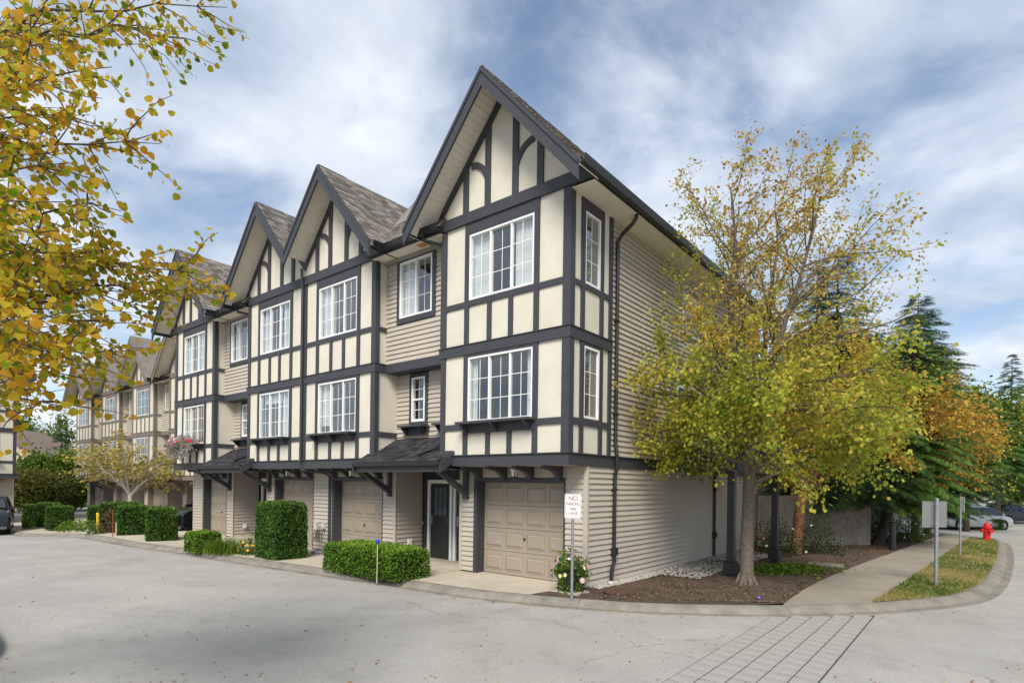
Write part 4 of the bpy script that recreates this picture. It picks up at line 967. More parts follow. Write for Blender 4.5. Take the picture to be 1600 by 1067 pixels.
# foreground tree: trunk out of frame to the left, boughs reach into view
def fore_tree():
    R = np.random.default_rng(77); base = CAM+F3*4.6-R3*6.0; base.z = 0
    t = thing('tree', 'golden and green leaved foreground tree reaching in from the left edge', 'tree', base)
    mb = MB(); A = []
    mb.tube([(0, 0, -.2), (0, 0, .2), (.05, .05, 1.6), (.05, .1, 3.0), (.1, .1, 5.5)], [.24, .19, .16, .13, .06], 10)
    tips = [(330, 432, 4.6), (345, 470, 5.0), (250, 225, 4.2), (228, 45, 4.6), (175, 105, 3.6), (190, 330, 4.0), (250, 480, 4.8), (135, 560, 3.3), (205, 560, 4.4), (120, 640, 3.5), (30, 300, 3.1), (60, 110, 3.3), (120, 440, 3.3), (25, 500, 2.7), (110, 255, 3.7), (355, 12, 5.0), (290, 60, 5.2), (90, 30, 3.6), (15, 590, 2.6), (70, 520, 3.0), (150, 400, 4.2), (90, 360, 3.0), (10, 180, 3.0), (180, 500, 3.8), (60, 440, 4.2), (100, 590, 4.6), (20, 420, 3.6), (55, 210, 4.2), (140, 180, 4.6), (200, 430, 4.9), (265, 420, 5.2), (10, 60, 4.2), (40, 560, 4.0)]
    P = dict(seg=[6, 4], wig=[.12, .2], up=[-.02, -.05], tip=.3, levels=1, kids=[4, 0], ang=[45, 40], ratio=[.5, .5], rr=[.6, .6], leaf_from=0, lpn=3); P['from'] = [.2, .2]
    for (u, v, dp) in tips:
        tip = pd(u, v, dp)-base; hz = max(1.7, min(4.8, tip.z*.75+.3)); st = Vector((.05, .08, hz)); d = tip-st; L = d.length; pts = []; rs = []
        n = 12
        for i in range(n+1):
            q = i/n; p = st.lerp(tip, q)+Vector((0, 0, .10*L*math.sin(q*math.pi)))+Vector(R.normal(size=3)*.025*(1 if 0 < i < n else 0)); pts.append(p); rs.append(.022*(1-q)+.0025)
        mb.tube(pts, rs, 5, cap=False)
        for i in range(int(n*.42), n+1):
            dd = (pts[min(i+1, n)]-pts[i-1]).normalized()
            for _ in range(2): A.append((pts[i]+Vector(R.normal(size=3)*.02), dd, 1))
            if i < n and i % 1 == 0:
                for _ in range(3):
                    per = dd.orthogonal().normalized(); per.rotate(Matrix.Rotation(R.random()*6.28, 3, dd)); an = rad(R.uniform(25, 55)); nd_ = dd*math.cos(an)+per*math.sin(an)*.8
                    grow(mb, A, pts[i], nd_, R.uniform(.3, .62), .006, 1, dict(P, leaf_from=1, levels=1, seg=[6, 5], lpn=3), R)
    mb.build('trunk', TWIG, t, smooth=True)
    # leaves: keep them left of the line the crown has in the photograph
    LM = leafmat('golden_leaf', [(.07, .17, .012), (.16, .27, .015), (.32, .38, .025), (.54, .41, .03), (.60, .32, .03)], edge=(.66, .36, .03), trans=.5, rough=.45)
    pos = []; dirs = []
    for p, d, lev in A:
        for _ in range(1):
            q = Vector(p)+Vector(R.normal(size=3)*.03); w = q+base; dep = (w-CAM).dot(F3)
            if dep < 1.9: continue
            pos.append(q); dirs.append(Vector(d)*.6+Vector(R.normal(size=3)*.7)+Vector((0, 0, -.55)))
    pos = np.array(pos); dirs = np.array(dirs); n = len(pos)
    rot = frames_dir(dirs, R.normal(size=(n, 3))*.8+np.array(F3)*-.5+np.array([0, 0, .4])); sc = R.uniform(.030, .062, n)
    rnd = np.clip(R.normal(.66, .26, n)+.08*np.sin(pos[:, 2]*3), 0, 1)
    wd = pos+np.array(base)-np.array(CAM); dep = wd@np.array(F3); lat = wd@np.array(R3)
    vis = (lat/dep > -.9) & (lat/dep < -.45)
    score = np.where(vis, sc/np.maximum(dep, .5), 0); order = np.argsort(-score); big = order[:300]; rest = order[300:]
    me = scatter('small_leaves', HV, HF, pos[rest], rot[rest], sc[rest], LM, rnd[rest], HR); o = link('small_leaves', me, t); o['kind'] = 'stuff'
    variants = []
    for c in np.linspace(0, 1, 10): variants.append(scatter('leaf', HV, HF, np.zeros((1, 3)), np.eye(3)[None], np.ones(1), LM, np.array([c]), HR))
    for i in big:
        o = link('leaf', variants[int(rnd[i]*9.99)], t); mm = Matrix(rot[i].tolist()).to_4x4(); mm.translation = Vector(pos[i]); o.matrix_local = mm @ Matrix.Scale(float(sc[i]), 4)
fore_tree()

# ------------------------------------------------------------ hedges and plants
def hedge(label, x0, x1, y0, y1, h, leafm, size, dens, zb=0., rnd_=.05, name='hedge', rot=0., coreM=None, cat='hedge', bulge=.0):
    cx_, cy_ = (x0+x1)/2, (y0+y1)/2; w, d = x1-x0, y1-y0; t = thing(name, label, cat, (cx_, cy_, zb), rot); R = np.random.default_rng(int(abs(cx_*97+cy_*31)) % 9999+int(h*100))
    b = bmesh.new(); bmesh.ops.create_cube(b, size=1); bmesh.ops.subdivide_edges(b, edges=b.edges, cuts=5, use_grid_fill=True)
    for v in b.verts:
        q = v.co; r = 1-.10*(abs(q.x)*2)**6*(abs(q.y)*2)**6 - .06*((abs(q.z)*2)**8)*max(abs(q.x), abs(q.y))*2
        v.co = Vector((q.x*(w-.08)*r, q.y*(d-.08)*r, (q.z+.5)*(h-.05)))+Vector(R.normal(size=3)*.012)
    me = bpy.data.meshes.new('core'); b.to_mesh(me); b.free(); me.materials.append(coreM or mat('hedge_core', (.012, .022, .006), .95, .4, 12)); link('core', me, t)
    A = 2*(w*h+d*h)+w*d; n = int(A*dens); pos = np.zeros((n, 3)); nr_ = np.zeros((n, 3)); pr = np.array([w*h, w*h, d*h, d*h, w*d*1.1]); pr /= pr.sum(); fc = R.choice(5, n, p=pr); a = R.random(n)-.5; c = R.random(n)
    lump = .02*np.sin(a*w*9)*np.cos(c*h*11)
    for i, (sx, sy, sz) in enumerate(((0, -1, 0), (0, 1, 0), (1, 0, 0), (-1, 0, 0), (0, 0, 1))):
        m_ = fc == i; aa = a[m_]; cc = c[m_]; e = -np.abs(R.normal(size=m_.sum()))*rnd_*.6+lump[m_]+.01+(R.random(m_.sum()) < .04)*R.random(m_.sum())*.07
        if i < 2: pos[m_] = np.stack([aa*w, sy*(d/2+e), cc*h], 1)
        elif i < 4: pos[m_] = np.stack([sx*(w/2+e), aa*d, cc*h], 1)
        else: pos[m_] = np.stack([aa*w, (cc-.5)*d, h+e], 1)
        nr_[m_] = (sx, sy, sz)
    # round the vertical and top edges
    q = np.abs(pos[:, 0])/(w/2); s_ = np.abs(pos[:, 1])/(d/2); z_ = pos[:, 2]/h; rr_ = 1-.05*(q*s_)**6; pos[:, 0] *= rr_*(1-.05*z_**8); pos[:, 1] *= rr_*(1-.05*z_**8); pos[:, 2] *= 1-.05*(np.maximum(q, s_))**8*(z_ > .8)
    dirs = nr_*.6+R.normal(size=(n, 3))*.7+np.array([0, 0, .35]); rot_ = frames_dir(dirs, R.normal(size=(n, 3))+nr_*1.2)
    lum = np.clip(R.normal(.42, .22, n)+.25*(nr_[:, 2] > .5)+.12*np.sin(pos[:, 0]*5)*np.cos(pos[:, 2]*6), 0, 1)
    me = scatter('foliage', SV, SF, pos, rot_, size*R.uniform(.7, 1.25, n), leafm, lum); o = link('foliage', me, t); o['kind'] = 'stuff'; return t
BOX = leafmat('boxwood_leaf', [(.022, .06, .008), (.065, .15, .014), (.14, .26, .024), (.27, .38, .04)], trans=.2, rough=.35)
THU = leafmat('cedar_scale', [(.02, .055, .010), (.045, .11, .016), (.085, .17, .026), (.15, .23, .04)], trans=.15)
hedge('low clipped boxwood hedge at the kerb between two driveways', -6.0, -3.3, -1.45, -.4, .64, BOX, .042, 1900)
hedge('tall clipped cedar block standing between two garage doors', -9.2, -8.12, -1.45, -.5, 1.50, THU, .045, 2300)
hedge('small rounded boxwood beside the strappy leaves', -12.15, -11.25, -2.1, -1.4, .56, BOX, .045, 1700, -.02)
HG = 'clipped cedar hedges along the far driveways'
for lab, u0, u1, yb, yt, zb, dp in (('nearest upright clipped hedge block, left of the strappy plants', 229, 276, 849, 792, -.08, 1.0),
        ('wide clipped hedge block behind the nearest upright block', 182, 233, 840, 789, -.1, 1.4),
        ('long clipped hedge under the small pale tree', 154, 222, 836, 784, -.15, 1.0),
        ('clipped hedge right of the far garage door', 137, 155, 818, 790, -.3, 1.2),
        ('square clipped hedge in front, left of the far row', 71, 115, 825, 790, -.25, 1.2),
        ('taller hedge behind the square hedge at left', 55, 97, 821, 785, -.3, 1.2),
        ('narrow hedge next to the left parked car', 36, 54, 823, 787, -.25, 1.4)):
    a = pz(u0, yb, zb); b = pz(u1, yb, zb); dep = ((a+b)/2-CAM).dot(F3); vd = ((a+b)/2-CAM); vd.z = 0; vd.normalize(); ca = vd.dot(F3); wv = (u1-u0)*dep/FPX*ca; h = (yb-yt)*dep/FPX; dp = min(dp, .9); c = (a+b)/2+vd*dp*.5
    o = hedge(lab, c.x-wv/2*.97, c.x+wv/2*.97, c.y-dp/2, c.y+dp/2, h, THU, .055, 1300, zb-.05, rot=math.atan2(vd.y, vd.x)-math.pi/2); o['group'] = HG
def blob_bush(label, c, r, h, leafm, size, n, name='bush', cat='bush', stems=True, seed=3, flowers=None):
    R = np.random.default_rng(seed); t = thing(name, label, cat, c)
    d = R.normal(size=(n, 3)); d /= np.linalg.norm(d, axis=1, keepdims=True); d[:, 2] = np.abs(d[:, 2]); q = R.random(n)**.4
    pos = d*q[:, None]*np.array([r, r, h])*(1+.18*np.sin(d[:, :1]*7)*np.cos(d[:, 1:2]*6)); dirs = d+R.normal(size=(n, 3))*.6
    me = scatter('foliage', SV, SF, pos, frames_dir(dirs, R.normal(size=(n, 3))+[0, 0, .8]), size*R.uniform(.6, 1.3, n), leafm, np.clip(R.normal(.45, .25, n)+.2*d[:, 2]-.1, 0, 1)); o = link('foliage', me, t); o['kind'] = 'stuff'
    if stems:
        mb = MB()
        for i in range(12): a = R.random()*6.28; mb.tube([(0, 0, 0), (r*.3*math.cos(a), r*.3*math.sin(a), h*.45), (r*.7*math.cos(a), r*.7*math.sin(a), h*.8)], [.014, .01, .004], 4)
        mb.build('stems', TWIG, t)
    if flowers:
        fm, nf, fs = flowers
        for i in range(nf):
            dd = R.normal(size=3); dd[2] = abs(dd[2])*.8+.1; dd /= np.linalg.norm(dd); p = dd*np.array([r, r, h])*R.uniform(.85, 1.08); k = MB()
            for j in range(6):
                a = j*1.047; k.poly([(0, 0, 0), (fs*math.cos(a-.45), fs*math.sin(a-.45), fs*.25), (fs*1.2*math.cos(a), fs*1.2*math.sin(a), fs*.1), (fs*math.cos(a+.45), fs*math.sin(a+.45), fs*.25)])
            o = link('flower', k.mesh('flower', fm[i % len(fm)], fix=False), t); o.location = p; o.rotation_euler = Vector(dd).to_track_quat('Z', 'Y').to_euler()
    return t
PINK = mat('pink_petal', (.7, .3, .4), .6); LILAC = mat('lilac_petal', (.42, .34, .75), .6); LEM = mat('lemon_petal', (.8, .74, .35), .6); REDP = mat('red_petal', (.55, .02, .04), .6); WHT = mat('white_petal', (.8, .78, .72), .6); GOLD = mat('gold_petal', (.75, .45, .02), .6)
blob_bush('white-flowered rose bush by the orange trunk, at the fence', (1.25, 9.6, 0), .75, 1.15, DKL, .055, 1500, 'rose_bush', seed=4, flowers=([WHT, PINK], 9, .035))
blob_bush('rose bush with pale blooms right of the orange trunk', (2.15, 10.9, 0), .8, 1.15, DKL, .055, 1500, 'rose_bush', seed=5, flowers=([WHT], 9, .035))
blob_bush('light green shrub with white blossoms beside the sidewalk bend', (4.0, 18.6, 0), .85, 1.25, GRL, .06, 1600, 'shrub', seed=6, flowers=([WHT], 12, .03))
blob_bush('dark shrub behind the bollard at the sidewalk', (3.1, 18.2, 0), .9, 1.2, DKL, .06, 1400, 'shrub', seed=8)
blob_bush('reddish dry shrub between the far hedges', tuple(pz(172, 836, -.12).xy)+(-.12,), .5, 1.15, leafmat('russet_leaf', [(.10, .05, .03), (.22, .12, .07), (.2, .17, .06)]), .06, 900, 'shrub', seed=9)
blob_bush('low spreading green shrub in front of the far garage', tuple(pz(125, 829, -.2).xy)+(-.2,), .95, .45, BOX, .06, 1500, 'shrub', seed=10)
blob_bush('small dark shrub at the foot of the yellow post', tuple(pz(148, 839, -.13).xy)+(-.13,), .3, .6, THU, .05, 600, 'shrub', seed=12)
def cover():
    R = np.random.default_rng(14); n = 1500; x = R.normal(size=n)*.42; y = R.normal(size=n)*.75; pos = np.stack([2.35+x+y*.35, 6.2+y, .03+R.random(n)*.13*np.exp(-(x**2+y**2*.4))], 1)
    me = scatter('ground_cover', SV, SF, pos, frames(R.normal(size=(n, 3))*.5+[0, 0, 1], R.random(n)*6.28), R.uniform(.05, .1, n), GRL, np.clip(R.normal(.6, .25, n), 0, 1)); tag(link('ground_cover', me), 'patch of low green leafy plants on the soil behind the main trunk', 'ground cover', kind='stuff')
cover()
def lily():
    c = pz(326, 866, -.02); R = np.random.default_rng(15); t = thing('strappy_plant', 'clump of long strappy green leaves at the kerb next to small boxwood', 'plant', (c.x+.15, c.y+.35, 0)); V = []; Fq = []; rn = []
    for i in range(330):
        a = R.random()*6.28; b = Vector((R.normal()*.33, R.normal()*.25, 0)); L_ = R.uniform(.5, .95); w = .012; pr_ = []
        for k_ in range(5):
            q = k_/4; p = b+Vector((math.cos(a), math.sin(a), 0))*(L_*.75*q**1.6)+Vector((0, 0, L_*(.95*q-.45*q**2.4))); s_ = Vector((-math.sin(a), math.cos(a), 0))*w*(1-q*.9); o = len(V); V += [tuple(p-s_), tuple(p+s_)]; rn += [min(1, max(0, R.normal(.55, .25)))]*2
            if k_: Fq.append((o-2, o-1, o+1, o))
    rr_ = np.repeat(R.random(330), 10); me = arr_mesh('blades', np.array(V), np.array(Fq), GRL, {'rnd': np.clip(rr_*.7+.25, 0, 1)}); o = link('blades', me, t); o['kind'] = 'stuff'
    blob_bush('yellow coneflower clump right of the strappy leaves', (c.x+1.0, c.y+.75, 0), .36, .55, GRL, .06, 500, 'flower_clump', 'flowers', seed=16, flowers=([GOLD], 24, .036))
lily()
def grass():
    R = np.random.default_rng(17); pts = []
    xs = [p[0] for p in lawn_poly]; ys = [p[1] for p in lawn_poly]
    while len(pts) < 14000:
        y = min(ys)+(max(ys)-min(ys))*R.random()**1.8; x = R.uniform(min(xs), max(xs)); c = False; j = len(lawn_poly)-1
        for i in range(len(lawn_poly)):
            if (lawn_poly[i][1] > y) != (lawn_poly[j][1] > y) and x < (lawn_poly[j][0]-lawn_poly[i][0])*(y-lawn_poly[i][1])/(lawn_poly[j][1]-lawn_poly[i][1])+lawn_poly[i][0]: c = not c
            j = i
        if c: pts.append((x, y, g(x, y)+.01))
    P = np.array(pts); n = len(P); dry = np.sin(P[:, 0]*2.3+P[:, 1]*.9)+np.sin(P[:, 1]*1.4+2)*.8+R.normal(size=n)*.5
    tv = np.array([[0, -.12, 0], [0, .12, 0], [.55, .05, .8], [.9, 0, 1.0]]); tf = np.array([[0, 1, 2], [1, 2, 3]])
    me = scatter('grass', tv, tf, P, frames(R.normal(size=(n, 3))*.25+[0, 0, 1], R.random(n)*6.28), R.uniform(.025, .06, n), leafmat('grass_blade', [(.05, .12, .012), (.10, .19, .02), (.22, .22, .05), (.42, .32, .13)], trans=.2), np.clip(.42+.32*dry, 0, 1))
    tag(link('grass', me), 'short grass blades over the verge, green and straw', 'grass', kind='stuff')
grass()
# fallen leaves on the road
def litter():
    R = np.random.default_rng(18); n = 420; P = np.zeros((n, 3))
    for i in range(n):
        if i < 170: p = pz(R.uniform(0, 1600), 1067-180*R.random()**1.5, -.112)
        elif i < 300: q = EL[int(R.uniform(15, 75))]; p = Vector((q[0]+R.normal()*.15, q[1]+R.normal()*.25, -.095))
        else: p = Vector((R.uniform(-8, 5), R.uniform(-7, -1.6), -.112))
        P[i] = (p.x, p.y, (-.105 if i >= 170 and i < 300 else -.112)+g(p.x, p.y))
    me = scatter('fallen_leaves', SV, SF, P, frames(R.normal(size=(n, 3))*.3+[0, 0, 1], R.random(n)*6.28), R.uniform(.025, .055, n), leafmat('dead_leaf', [(.16, .07, .03), (.4, .2, .06), (.5, .33, .12), (.42, .34, .2)], trans=.1), R.random(n)); tag(link('fallen_leaves', me), 'brown and yellow fallen leaves scattered on the road and gutter', 'leaves', kind='stuff')
litter()

# ------------------------------------------------------------ street furniture and small things
# sign
sg = thing('street_sign', 'NO PARKING FIRE LANE sign on a steel post at the kerb by the flower pot', 'sign', (.37, -.36, 0), YAW-rad(4))
k = MB(); k.tube([(0, 0, -.1), (0, 0, 1.96)], .027, 10); k.lathe((0, 0, 1.96), [(.03, 0), (.03, .02), (.012, .035)], 10); k.build('post', STEEL, sg, smooth=False)
def rrect(w, h, r, n=5):
    o = []
    for cx_, cz_, a0 in ((w-r, h-r, 0), (-w+r, h-r, 90), (-w+r, -h+r, 180), (w-r, -h+r, 270)):
        for i in range(n+1): a = rad(a0+90*i/n); o.append((cx_+r*math.cos(a), cz_+r*math.sin(a)))
    return o
def plate(w, h, r, y, t, z, m, nm, par): k = MB(); k.prism([(x, y, z+q) for x, q in rrect(w, h, r)], (0, t, 0)); return k.build(nm, m, par)
SIGNW = mat('sign_white', (.82, .82, .80), .4, .02); SIGNR = mat('sign_red', (.20, .006, .02), .45, .03)
zc = 1.70; plate(.152, .229, .03, -.034, .004, zc, SIGNW, 'panel', sg)
pl = plate(.144, .221, .026, -.0352, .001, zc, SIGNR, 'border', sg); plate(.136, .213, .022, -.0364, .001, zc, SIGNW, 'face', sg)
def text(s, size, x, y, z, m, par, sx=1, name='lettering', ext=.0006):
    cu = bpy.data.curves.new(name, 'FONT'); cu.body = s; cu.size = size; cu.align_x = 'CENTER'; cu.extrude = ext; cu.offset = size*.011
    ob = bpy.data.objects.new(name, cu); COL.objects.link(ob); dg = bpy.context.evaluated_depsgraph_get(); me = bpy.data.meshes.new_from_object(ob.evaluated_get(dg)); bpy.data.objects.remove(ob)
    me.materials.clear(); me.materials.append(m); o = link(name, me, par); o.location = (x, y, z); o.rotation_euler = (rad(90), 0, 0); o.scale = (sx, 1, 1); return o
for s_, sz, z, sx in (('NO', .115, .105, .95), ('PARKING', .088, .015, .68), ('FIRE', .078, -.075, .9), ('LANE', .078, -.155, .9)): text(s_, sz, 0, -.0375, zc+z, SIGNR, sg, sx)
k = MB()
for z in (.195, -.195): k.lathe((0, 0, 0), [(.010, 0), (.010, .006)], 8); k.mapv(lambda x, y, q: (x, -.0375-q*.5, zc+z+y)) if z > 0 else None
k.build('bolt', BLACK, sg)
# flower pot
pt = thing('flower_pot', 'black pot of trailing pink, lilac and lemon flowers at the house corner', 'pot', (-.02, .18, .01))
k = MB(); k.lathe((0, 0, 0), [(.15, 0), (.20, .36), (.225, .37), (.225, .41), (.195, .41), (.18, .37)], 18); k.build('pot', BLACK, pt, smooth=False)
k = MB(); k.box(-.3, .3, -.22, .22, -.005, .03); k.build('paving_slab', CONC, pt)
fb = blob_bush('cascade of small flowers growing in the black pot', (-.02, .18, .30), .36, .52, GRL, .05, 1100, 'flowering_plant', 'flowers', stems=False, seed=19, flowers=([PINK, LILAC, LEM, WHT, LEM, PINK], 42, .034))
R_ = np.random.default_rng(20); n = 420; a = R_.random(n)*6.28; pos = np.stack([.2*np.cos(a)*R_.uniform(.9, 1.25, n), .2*np.sin(a)*R_.uniform(.9, 1.25, n), -.28+.32*R_.random(n)], 1)
o = link('trailing_foliage', scatter('trailing_foliage', SV, SF, pos, frames_dir(np.stack([np.cos(a), np.sin(a), -1+0*a], 1), R_.normal(size=(n, 3))), R_.uniform(.03, .06, n), GRL), fb); o['kind'] = 'stuff'
k = MB(); k.tube([(0, 0, 0), (.01, 0, .26)], .006, 5); st = thing('garden_marker', 'pale pink round garden marker next to the pot', 'marker', (.30, .12, 0)); k.build('stake', BLACK, st)
k = MB(); k.lathe((0, 0, 0), [(.055, 0), (.055, .008)], 14); k.mapv(lambda x, y, z: (x, z-.02, .28+y)); k.build('disc', mat('pale_pink', (.75, .5, .52), .5), st)
k = MB(); k.lathe((.72, .78, .022), [(.31, 0), (.31, .018), (.28, .02)], 24); tag(k.build('manhole_cover', mat('rusty_iron', (.10, .055, .035), .8, .3, 20, .6, 80)), 'rusty round manhole cover in the gravel at the house corner', 'manhole cover')
# blue topped stake
bs = thing('marker_stake', 'thin pale stake with small blue cap in front of the low hedge', 'stake', (-3.78, -1.53, -.05)); k = MB(); k.tube([(0, 0, 0), (.01, 0, .86)], .009, 6); k.build('stake', mat('pale_wood', (.6, .52, .35), .7), bs)
k = MB(); k.lathe((.01, 0, .86), [(.012, -.03), (.045, .0), (.05, .05), (.03, .07)], 10); k.build('cap', mat('blue_plastic', (.02, .09, .5), .4), bs)
p = pz(153, 838, -.15); yp = thing('marker_post', 'leaning yellow marker post at the far kerb', 'post', (p.x, p.y, -.2), 0); k = MB(); k.hexa([(-.06, -.03, 0), (.06, -.03, 0), (.06, .03, 0), (-.06, .03, 0), (-.13, -.03, .92), (-.01, -.03, .92), (-.01, .03, .92), (-.13, .03, .92)]); k.lathe((-.07, 0, .92), [(.06, 0), (.03, .05)], 8); k.build('post', YEL, yp)
for (u, v, hh, m_, lb) in ((176, 843, 1.1, mat('rusty_stake', (.25, .07, .03), .8), 'rust brown thin stake in front of the far hedge'), (181, 843, .62, mat('pale_wood', (.6, .5, .35), .7), 'short pale stake next to the rust stake')):
    p = pz(u, v, -.1); k = MB(); k.tube([(p.x, p.y, -.15), (p.x+.02, p.y, hh-.1)], .016, 5); tag(k.build('stake', m_), lb, 'stake')
# hydrant
hy = thing('fire_hydrant', 'red fire hydrant on the grass verge near the corner', 'hydrant', (6.42, 22.9, g(6.4, 22.9)), YAW)
k = MB(); k.lathe((0, 0, 0), [(.19, 0), (.19, .05), (.13, .06), (.13, .50), (.17, .51), (.17, .56), (.13, .57), (.12, .66), (.07, .73), (.03, .75), (.03, .79)], 16); k.build('barrel', RED, hy, smooth=False)
for s, r_ in ((1, .055), (-1, .055)):
    k = MB(); k.lathe((0, 0, 0), [(r_, .1), (r_, .2), (r_+.015, .2), (r_+.015, .26), (.02, .27)], 10); k.mapv(lambda x, y, z: (s*z, y, .42+x)); k.build('outlet', BLACK if s > 0 else RED, hy)
k = MB(); k.lathe((0, 0, 0), [(.075, .1), (.075, .19), (.09, .19), (.09, .25)], 12); k.mapv(lambda x, y, z: (x, -z, .40+y)); k.build('outlet', RED, hy)
# poles with sign backs
s1 = thing('sign_post', 'steel post carrying a large square sign seen from behind, on the verge', 'sign', (5.42, 6.3, 0), YAW)
k = MB(); k.tube([(0, 0, -.1), (0, 0, 1.86)], .036, 12); k.lathe((0, 0, 1.86), [(.04, 0), (.04, .03), (.02, .05)], 12); k.build('post', STEEL, s1)
k = MB(); k.box(-.34, .34, .05, .054, 1.27, 1.84); pn_ = k.build('panel', mat('sign_back', (.30, .30, .29), .35, .06, 3, metal=.6), s1); pn_.rotation_euler = (0, 0, rad(14))
for z in (1.75, 1.33): k = MB(); k.lathe((0, 0, z), [(.045, 0), (.045, .035)], 12); k.box(-.09, .09, .03, .05, z, z+.03); k.build('clamp', STEEL, s1)
s2 = thing('sign_post', 'thin post with a narrow sign seen edge-on, farther along the verge', 'sign', (5.68, 14.05, 0), YAW+rad(78)); k = MB(); k.tube([(0, 0, -.1), (0, 0, 1.9)], .03, 10); k.build('post', STEEL, s2)
k = MB(); k.box(-.15, .15, -.04, -.036, 1.4, 1.88); k.build('panel', SIGNW, s2)
bl = thing('bollard_light', 'short black bollard light at the sidewalk edge under the hemlock', 'bollard', (3.86, 14.2, 0)); k = MB(); k.lathe((0, 0, 0), [(.10, 0), (.10, .78), (.085, .80), (.085, .90), (.105, .905), (.105, .97), (.04, 1.0)], 14); k.build('body', BLACK, bl)
tb = thing('timber_edging', 'short weathered timber edging lying on the soil bed', 'timber', (3.0, 7.86, .02), rad(8)); k = MB(); k.box(-.42, .42, -.06, .06, 0, .09); k.build('plank', FENCE, tb, bevel=.008)
k = MB(); k.lathe((0, 0, 0), [(.012, -.03), (.03, -.015), (.035, 0), (.03, .015), (.012, .03)], 10); o = k.build('ball', mat('purple_plastic', (.22, .1, .55), .4), smooth=True); o.location = (2.98, 1.93, .05); tag(o, 'tiny purple ball lying on the soil near the sidewalk', 'ball')
# hanging basket on the end bay of the near row
hb = blob_bush('window basket of red geraniums and silver trailing foliage on the leftmost near bay', (-16.75, -.36, 3.28), .62, .42, leafmat('silver_leaf', [(.16, .17, .13), (.34, .33, .28), (.5, .46, .42), (.3, .17, .2)]), .06, 1500, 'flower_basket', 'flowers', stems=False, seed=23, flowers=([REDP, REDP, PINK], 34, .05))
R_ = np.random.default_rng(24); n = 1100; a = R_.normal(size=n)*.5; pos = np.stack([a, -.08-.22*R_.random(n), .12-.6*R_.random(n)**1.5*(1-.4*np.abs(a))], 1)
o = link('trailing_foliage', scatter('trailing_foliage', SV, SF, pos, frames_dir(R_.normal(size=(n, 3))*.6+[0, -.3, -.7], R_.normal(size=(n, 3))), R_.uniform(.04, .08, n), MATS['silver_leaf']), hb); o['kind'] = 'stuff'
k = MB(); k.box(-.55, .55, -.02, .22, -.12, .06); k.build('planter', BLACK, hb)

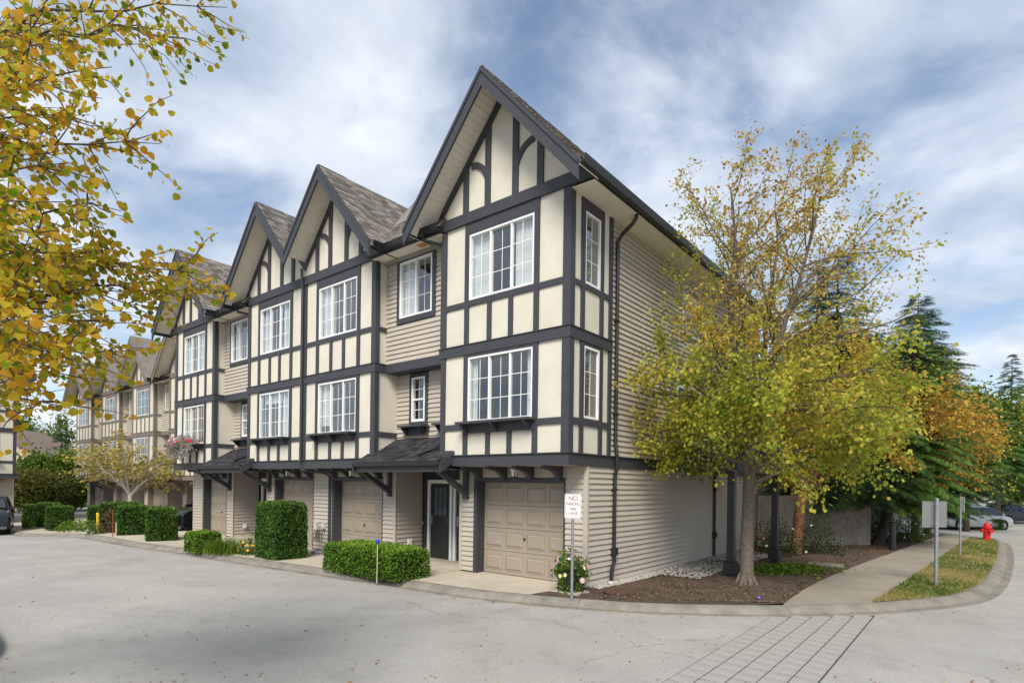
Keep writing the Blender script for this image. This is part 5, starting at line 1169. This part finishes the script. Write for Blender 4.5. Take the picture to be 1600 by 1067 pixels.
# ------------------------------------------------------------ vehicles
def car(label, loc, rz, paint, L=4.7, Wd=1.85, Hh=1.7, van=False, name='parked_car', cat='car', group=None):
    t = thing(name, label, cat, loc, rz, group); hl = L/2
    if van: P = [(-hl, .35), (-hl-.02, .8), (-hl+.06, 1.05), (-hl+.28, Hh-.08), (-hl+.6, Hh), (hl-2.35, Hh), (hl-1.75, Hh-.12), (hl-1.0, 1.08), (hl-.25, .90), (hl-.02, .72), (hl, .35)]
    else: P = [(-hl, .38), (-hl-.02, .85), (-hl+.10, 1.1), (-hl+.45, Hh-.1), (-hl+.9, Hh), (hl-2.5, Hh), (hl-2.1, Hh-.07), (hl-1.35, 1.10), (hl-.3, .98), (hl-.03, .80), (hl, .38)]
    P += [(hl-.15, .22), (-hl+.15, .22)]
    hw = lambda z: Wd/2*(1 if z < .95 else 1-.26*(z-.95)/(Hh-.95))
    mb = MB(); n = len(P); cxp = 0; czp = .8; rings = []
    for s, sh in ((-1, .9), (-.96, .975), (-.6, 1.0), (.6, 1.0), (.96, .975), (1, .9)):
        o = len(mb.v); rings.append(o)
        for x, z in P: mb.v.append((cxp+(x-cxp)*(1-(1-sh)*.25), s*hw(z), czp+(z-czp)*(1-(1-sh)*.5)))
    for a, b in zip(rings, rings[1:]):
        for j in range(n): q = (j+1) % n; mb.f.append((a+j, a+q, b+q, b+j))
    mb.f.append(tuple(rings[0]+j for j in range(n))); mb.f.append(tuple(rings[-1]+j for j in range(n))[::-1])
    bo = mb.build('body', paint, t, smooth=False)
    bv = bo.modifiers.new('bevel', 'BEVEL'); bv.width = .05; bv.segments = 3; bv.limit_method = 'ANGLE'; bv.angle_limit = rad(25)
    for p_ in bo.data.polygons: p_.use_smooth = True
    GL = mat('car_glass', (.012, .015, .018), .05, .1, spec=.8)
    xs0, xs1 = (-hl+.35, hl-1.25) if van else (-hl+.5, hl-1.55)
    for s in (-1, 1):
        segs = 3; 
        for i in range(segs):
            a = xs0+(xs1-xs0)*i/segs+.04; b = xs0+(xs1-xs0)*(i+1)/segs-.04; ztop = Hh-.17; zb = 1.06
            q = [(a, zb), (b+(.45 if i == segs-1 else 0), zb), (b, ztop), (a+(.12 if i == 0 else 0), ztop)]
            k = MB(); k.prism([(x, s*(hw(z)+.004), z) for x, z in q], (0, -s*.03, 0)); k.build('side_window', GL, t)
        for x in (hl-.85, -hl+.85):
            k = MB(); k.lathe((0, 0, 0), [(.2, -.10), (.31, -.10), (.335, -.07), (.335, .07), (.31, .10), (.2, .10)], 20); k.mapv(lambda X, Y, Z: (x+X, s*(Wd/2-.10)+Z, .335+Y)); wl = k.build('wheel', mat('tyre', (.015, .015, .015), .8), t)
            k = MB(); k.lathe((0, 0, 0), [(.21, .0), (.21, .02), (.05, .035)], 10); k.mapv(lambda X, Y, Z: (x+X, s*(Wd/2-.0)+s*Z-s*.015, .335+Y)); k.build('rim', STEEL, wl)
            k = MB(); k.lathe((0, 0, 0), [(.39, -.02), (.39, .012)], 20); k.mapv(lambda X, Y, Z: (x+X, s*(Wd/2)+s*Z-s*.008, .36+Y)); k.build('wheel_arch', mat('arch_black', (.01, .01, .01), .8), t)
        k = MB(); xm = xs1+.25; k.box(xm-.08, xm+.06, *sorted((s*(hw(1.1)+.02), s*(hw(1.1)+.2))), 1.04, 1.18); k.build('mirror', paint, t, bevel=.02)
        k = MB(); k.hexa([(hl-.42, s*.86*Wd/2, .74), (hl-.06, s*.5*Wd/2, .70), (hl+.0, s*.5*Wd/2, .70), (hl-.3, s*.97*Wd/2, .74), (hl-.45, s*.86*Wd/2, .90), (hl-.12, s*.5*Wd/2, .82), (hl-.02, s*.5*Wd/2, .82), (hl-.33, s*.97*Wd/2, .90)]); k.build('headlight', mat('lamp_glass', (.7, .72, .74), .1, spec=.8), t)
        k = MB(); k.box(-hl-.015, -hl+.2, *sorted((s*.72*Wd/2, s*.97*Wd/2)), .78, 1.02); k.build('tail_light', mat('tail_red', (.35, .01, .01), .2), t)
    zt0 = P[-6] if False else None
    a, b = (P[7], P[6]); k = MB(); k.prism([(a[0]-.02+.03, -hw(a[1])*.86, a[1]+.05), (b[0]+.03, -hw(b[1])*.86, b[1]-.02), (b[0]+.03, hw(b[1])*.86, b[1]-.02), (a[0]+.01, hw(a[1])*.86, a[1]+.05)], (-.02, 0, .012)); k.build('windscreen', GL, t)
    k = MB(); k.box(hl-.06, hl+.012, -.48, .48, .56, .72)
    for i in range(4): k.box(hl-.02, hl+.02, -.47, .47, .575+.037*i, .587+.037*i)
    k.build('grille', BLACK, t); k = MB(); k.box(hl-.05, hl+.02, -Wd/2*.9, Wd/2*.9, .24, .36); k.build('bumper', mat('bumper_grey', (.12, .12, .12), .5), t)
    k = MB(); k.box(hl+.013, hl+.024, -.16, .16, .42, .53); k.build('licence_plate', SIGNW, t); return t
def paintm(nm, c, met=.4): return mat(nm, c, .22, .03, 2, spec=.6, metal=met)
p = pd(1514, 812, 40.5); car('silver minivan parked side-on behind the low hedge at right', (p.x, p.y, g(p.x, p.y)-.14), YAW+rad(8), paintm('silver_paint', (.42, .44, .45), .5), 5.1, 1.95, 1.75, True, 'parked_minivan', 'minivan')
p = pd(1578, 812, 49); car('black car parked beyond the silver minivan', (p.x, p.y, g(p.x, p.y)-.14), YAW+rad(15), paintm('black_paint', (.012, .013, .015)), 4.6, 1.85, 1.6)
p = pz(14, 822, -.42); car('dark blue SUV at the left edge in front of a garage', (-29.9, -3.85, -.45), rad(-12), paintm('navy_paint', (.018, .024, .036)), 4.6, 1.88, 1.68)
car('black car half hidden behind clipped hedges next to the near row', (-20.2, 2.6, -.16), rad(-82), paintm('black_paint', (.012, .013, .015)), 4.6, 1.85, 1.5)
a = pz(1468, 823, -.45); b = pz(1558, 823, -.45); c = (a+b)/2
hedge('low hedge along the parking bay in front of the silver minivan', c.x-2.2, c.x+2.2, c.y-.4, c.y+.4, .75, THU, .07, 700, g(c.x, c.y)-.12, rot=YAW)
p = pd(1590, 790, 56); fz = thing('fence', 'dark picket fence far off at the right edge', 'fence', (p.x, p.y, -.65), YAW)
for i in range(30): k = MB(); x = -3+i*.2; k.box(x, x+.09, 0, .03, 0, 1.6); k.build('picket', BLACK, fz)
k = MB(); k.box(-3, 3, .031, .06, .3, .38); k.box(-3, 3, .031, .06, 1.3, 1.38); k.build('rail', BLACK, fz)
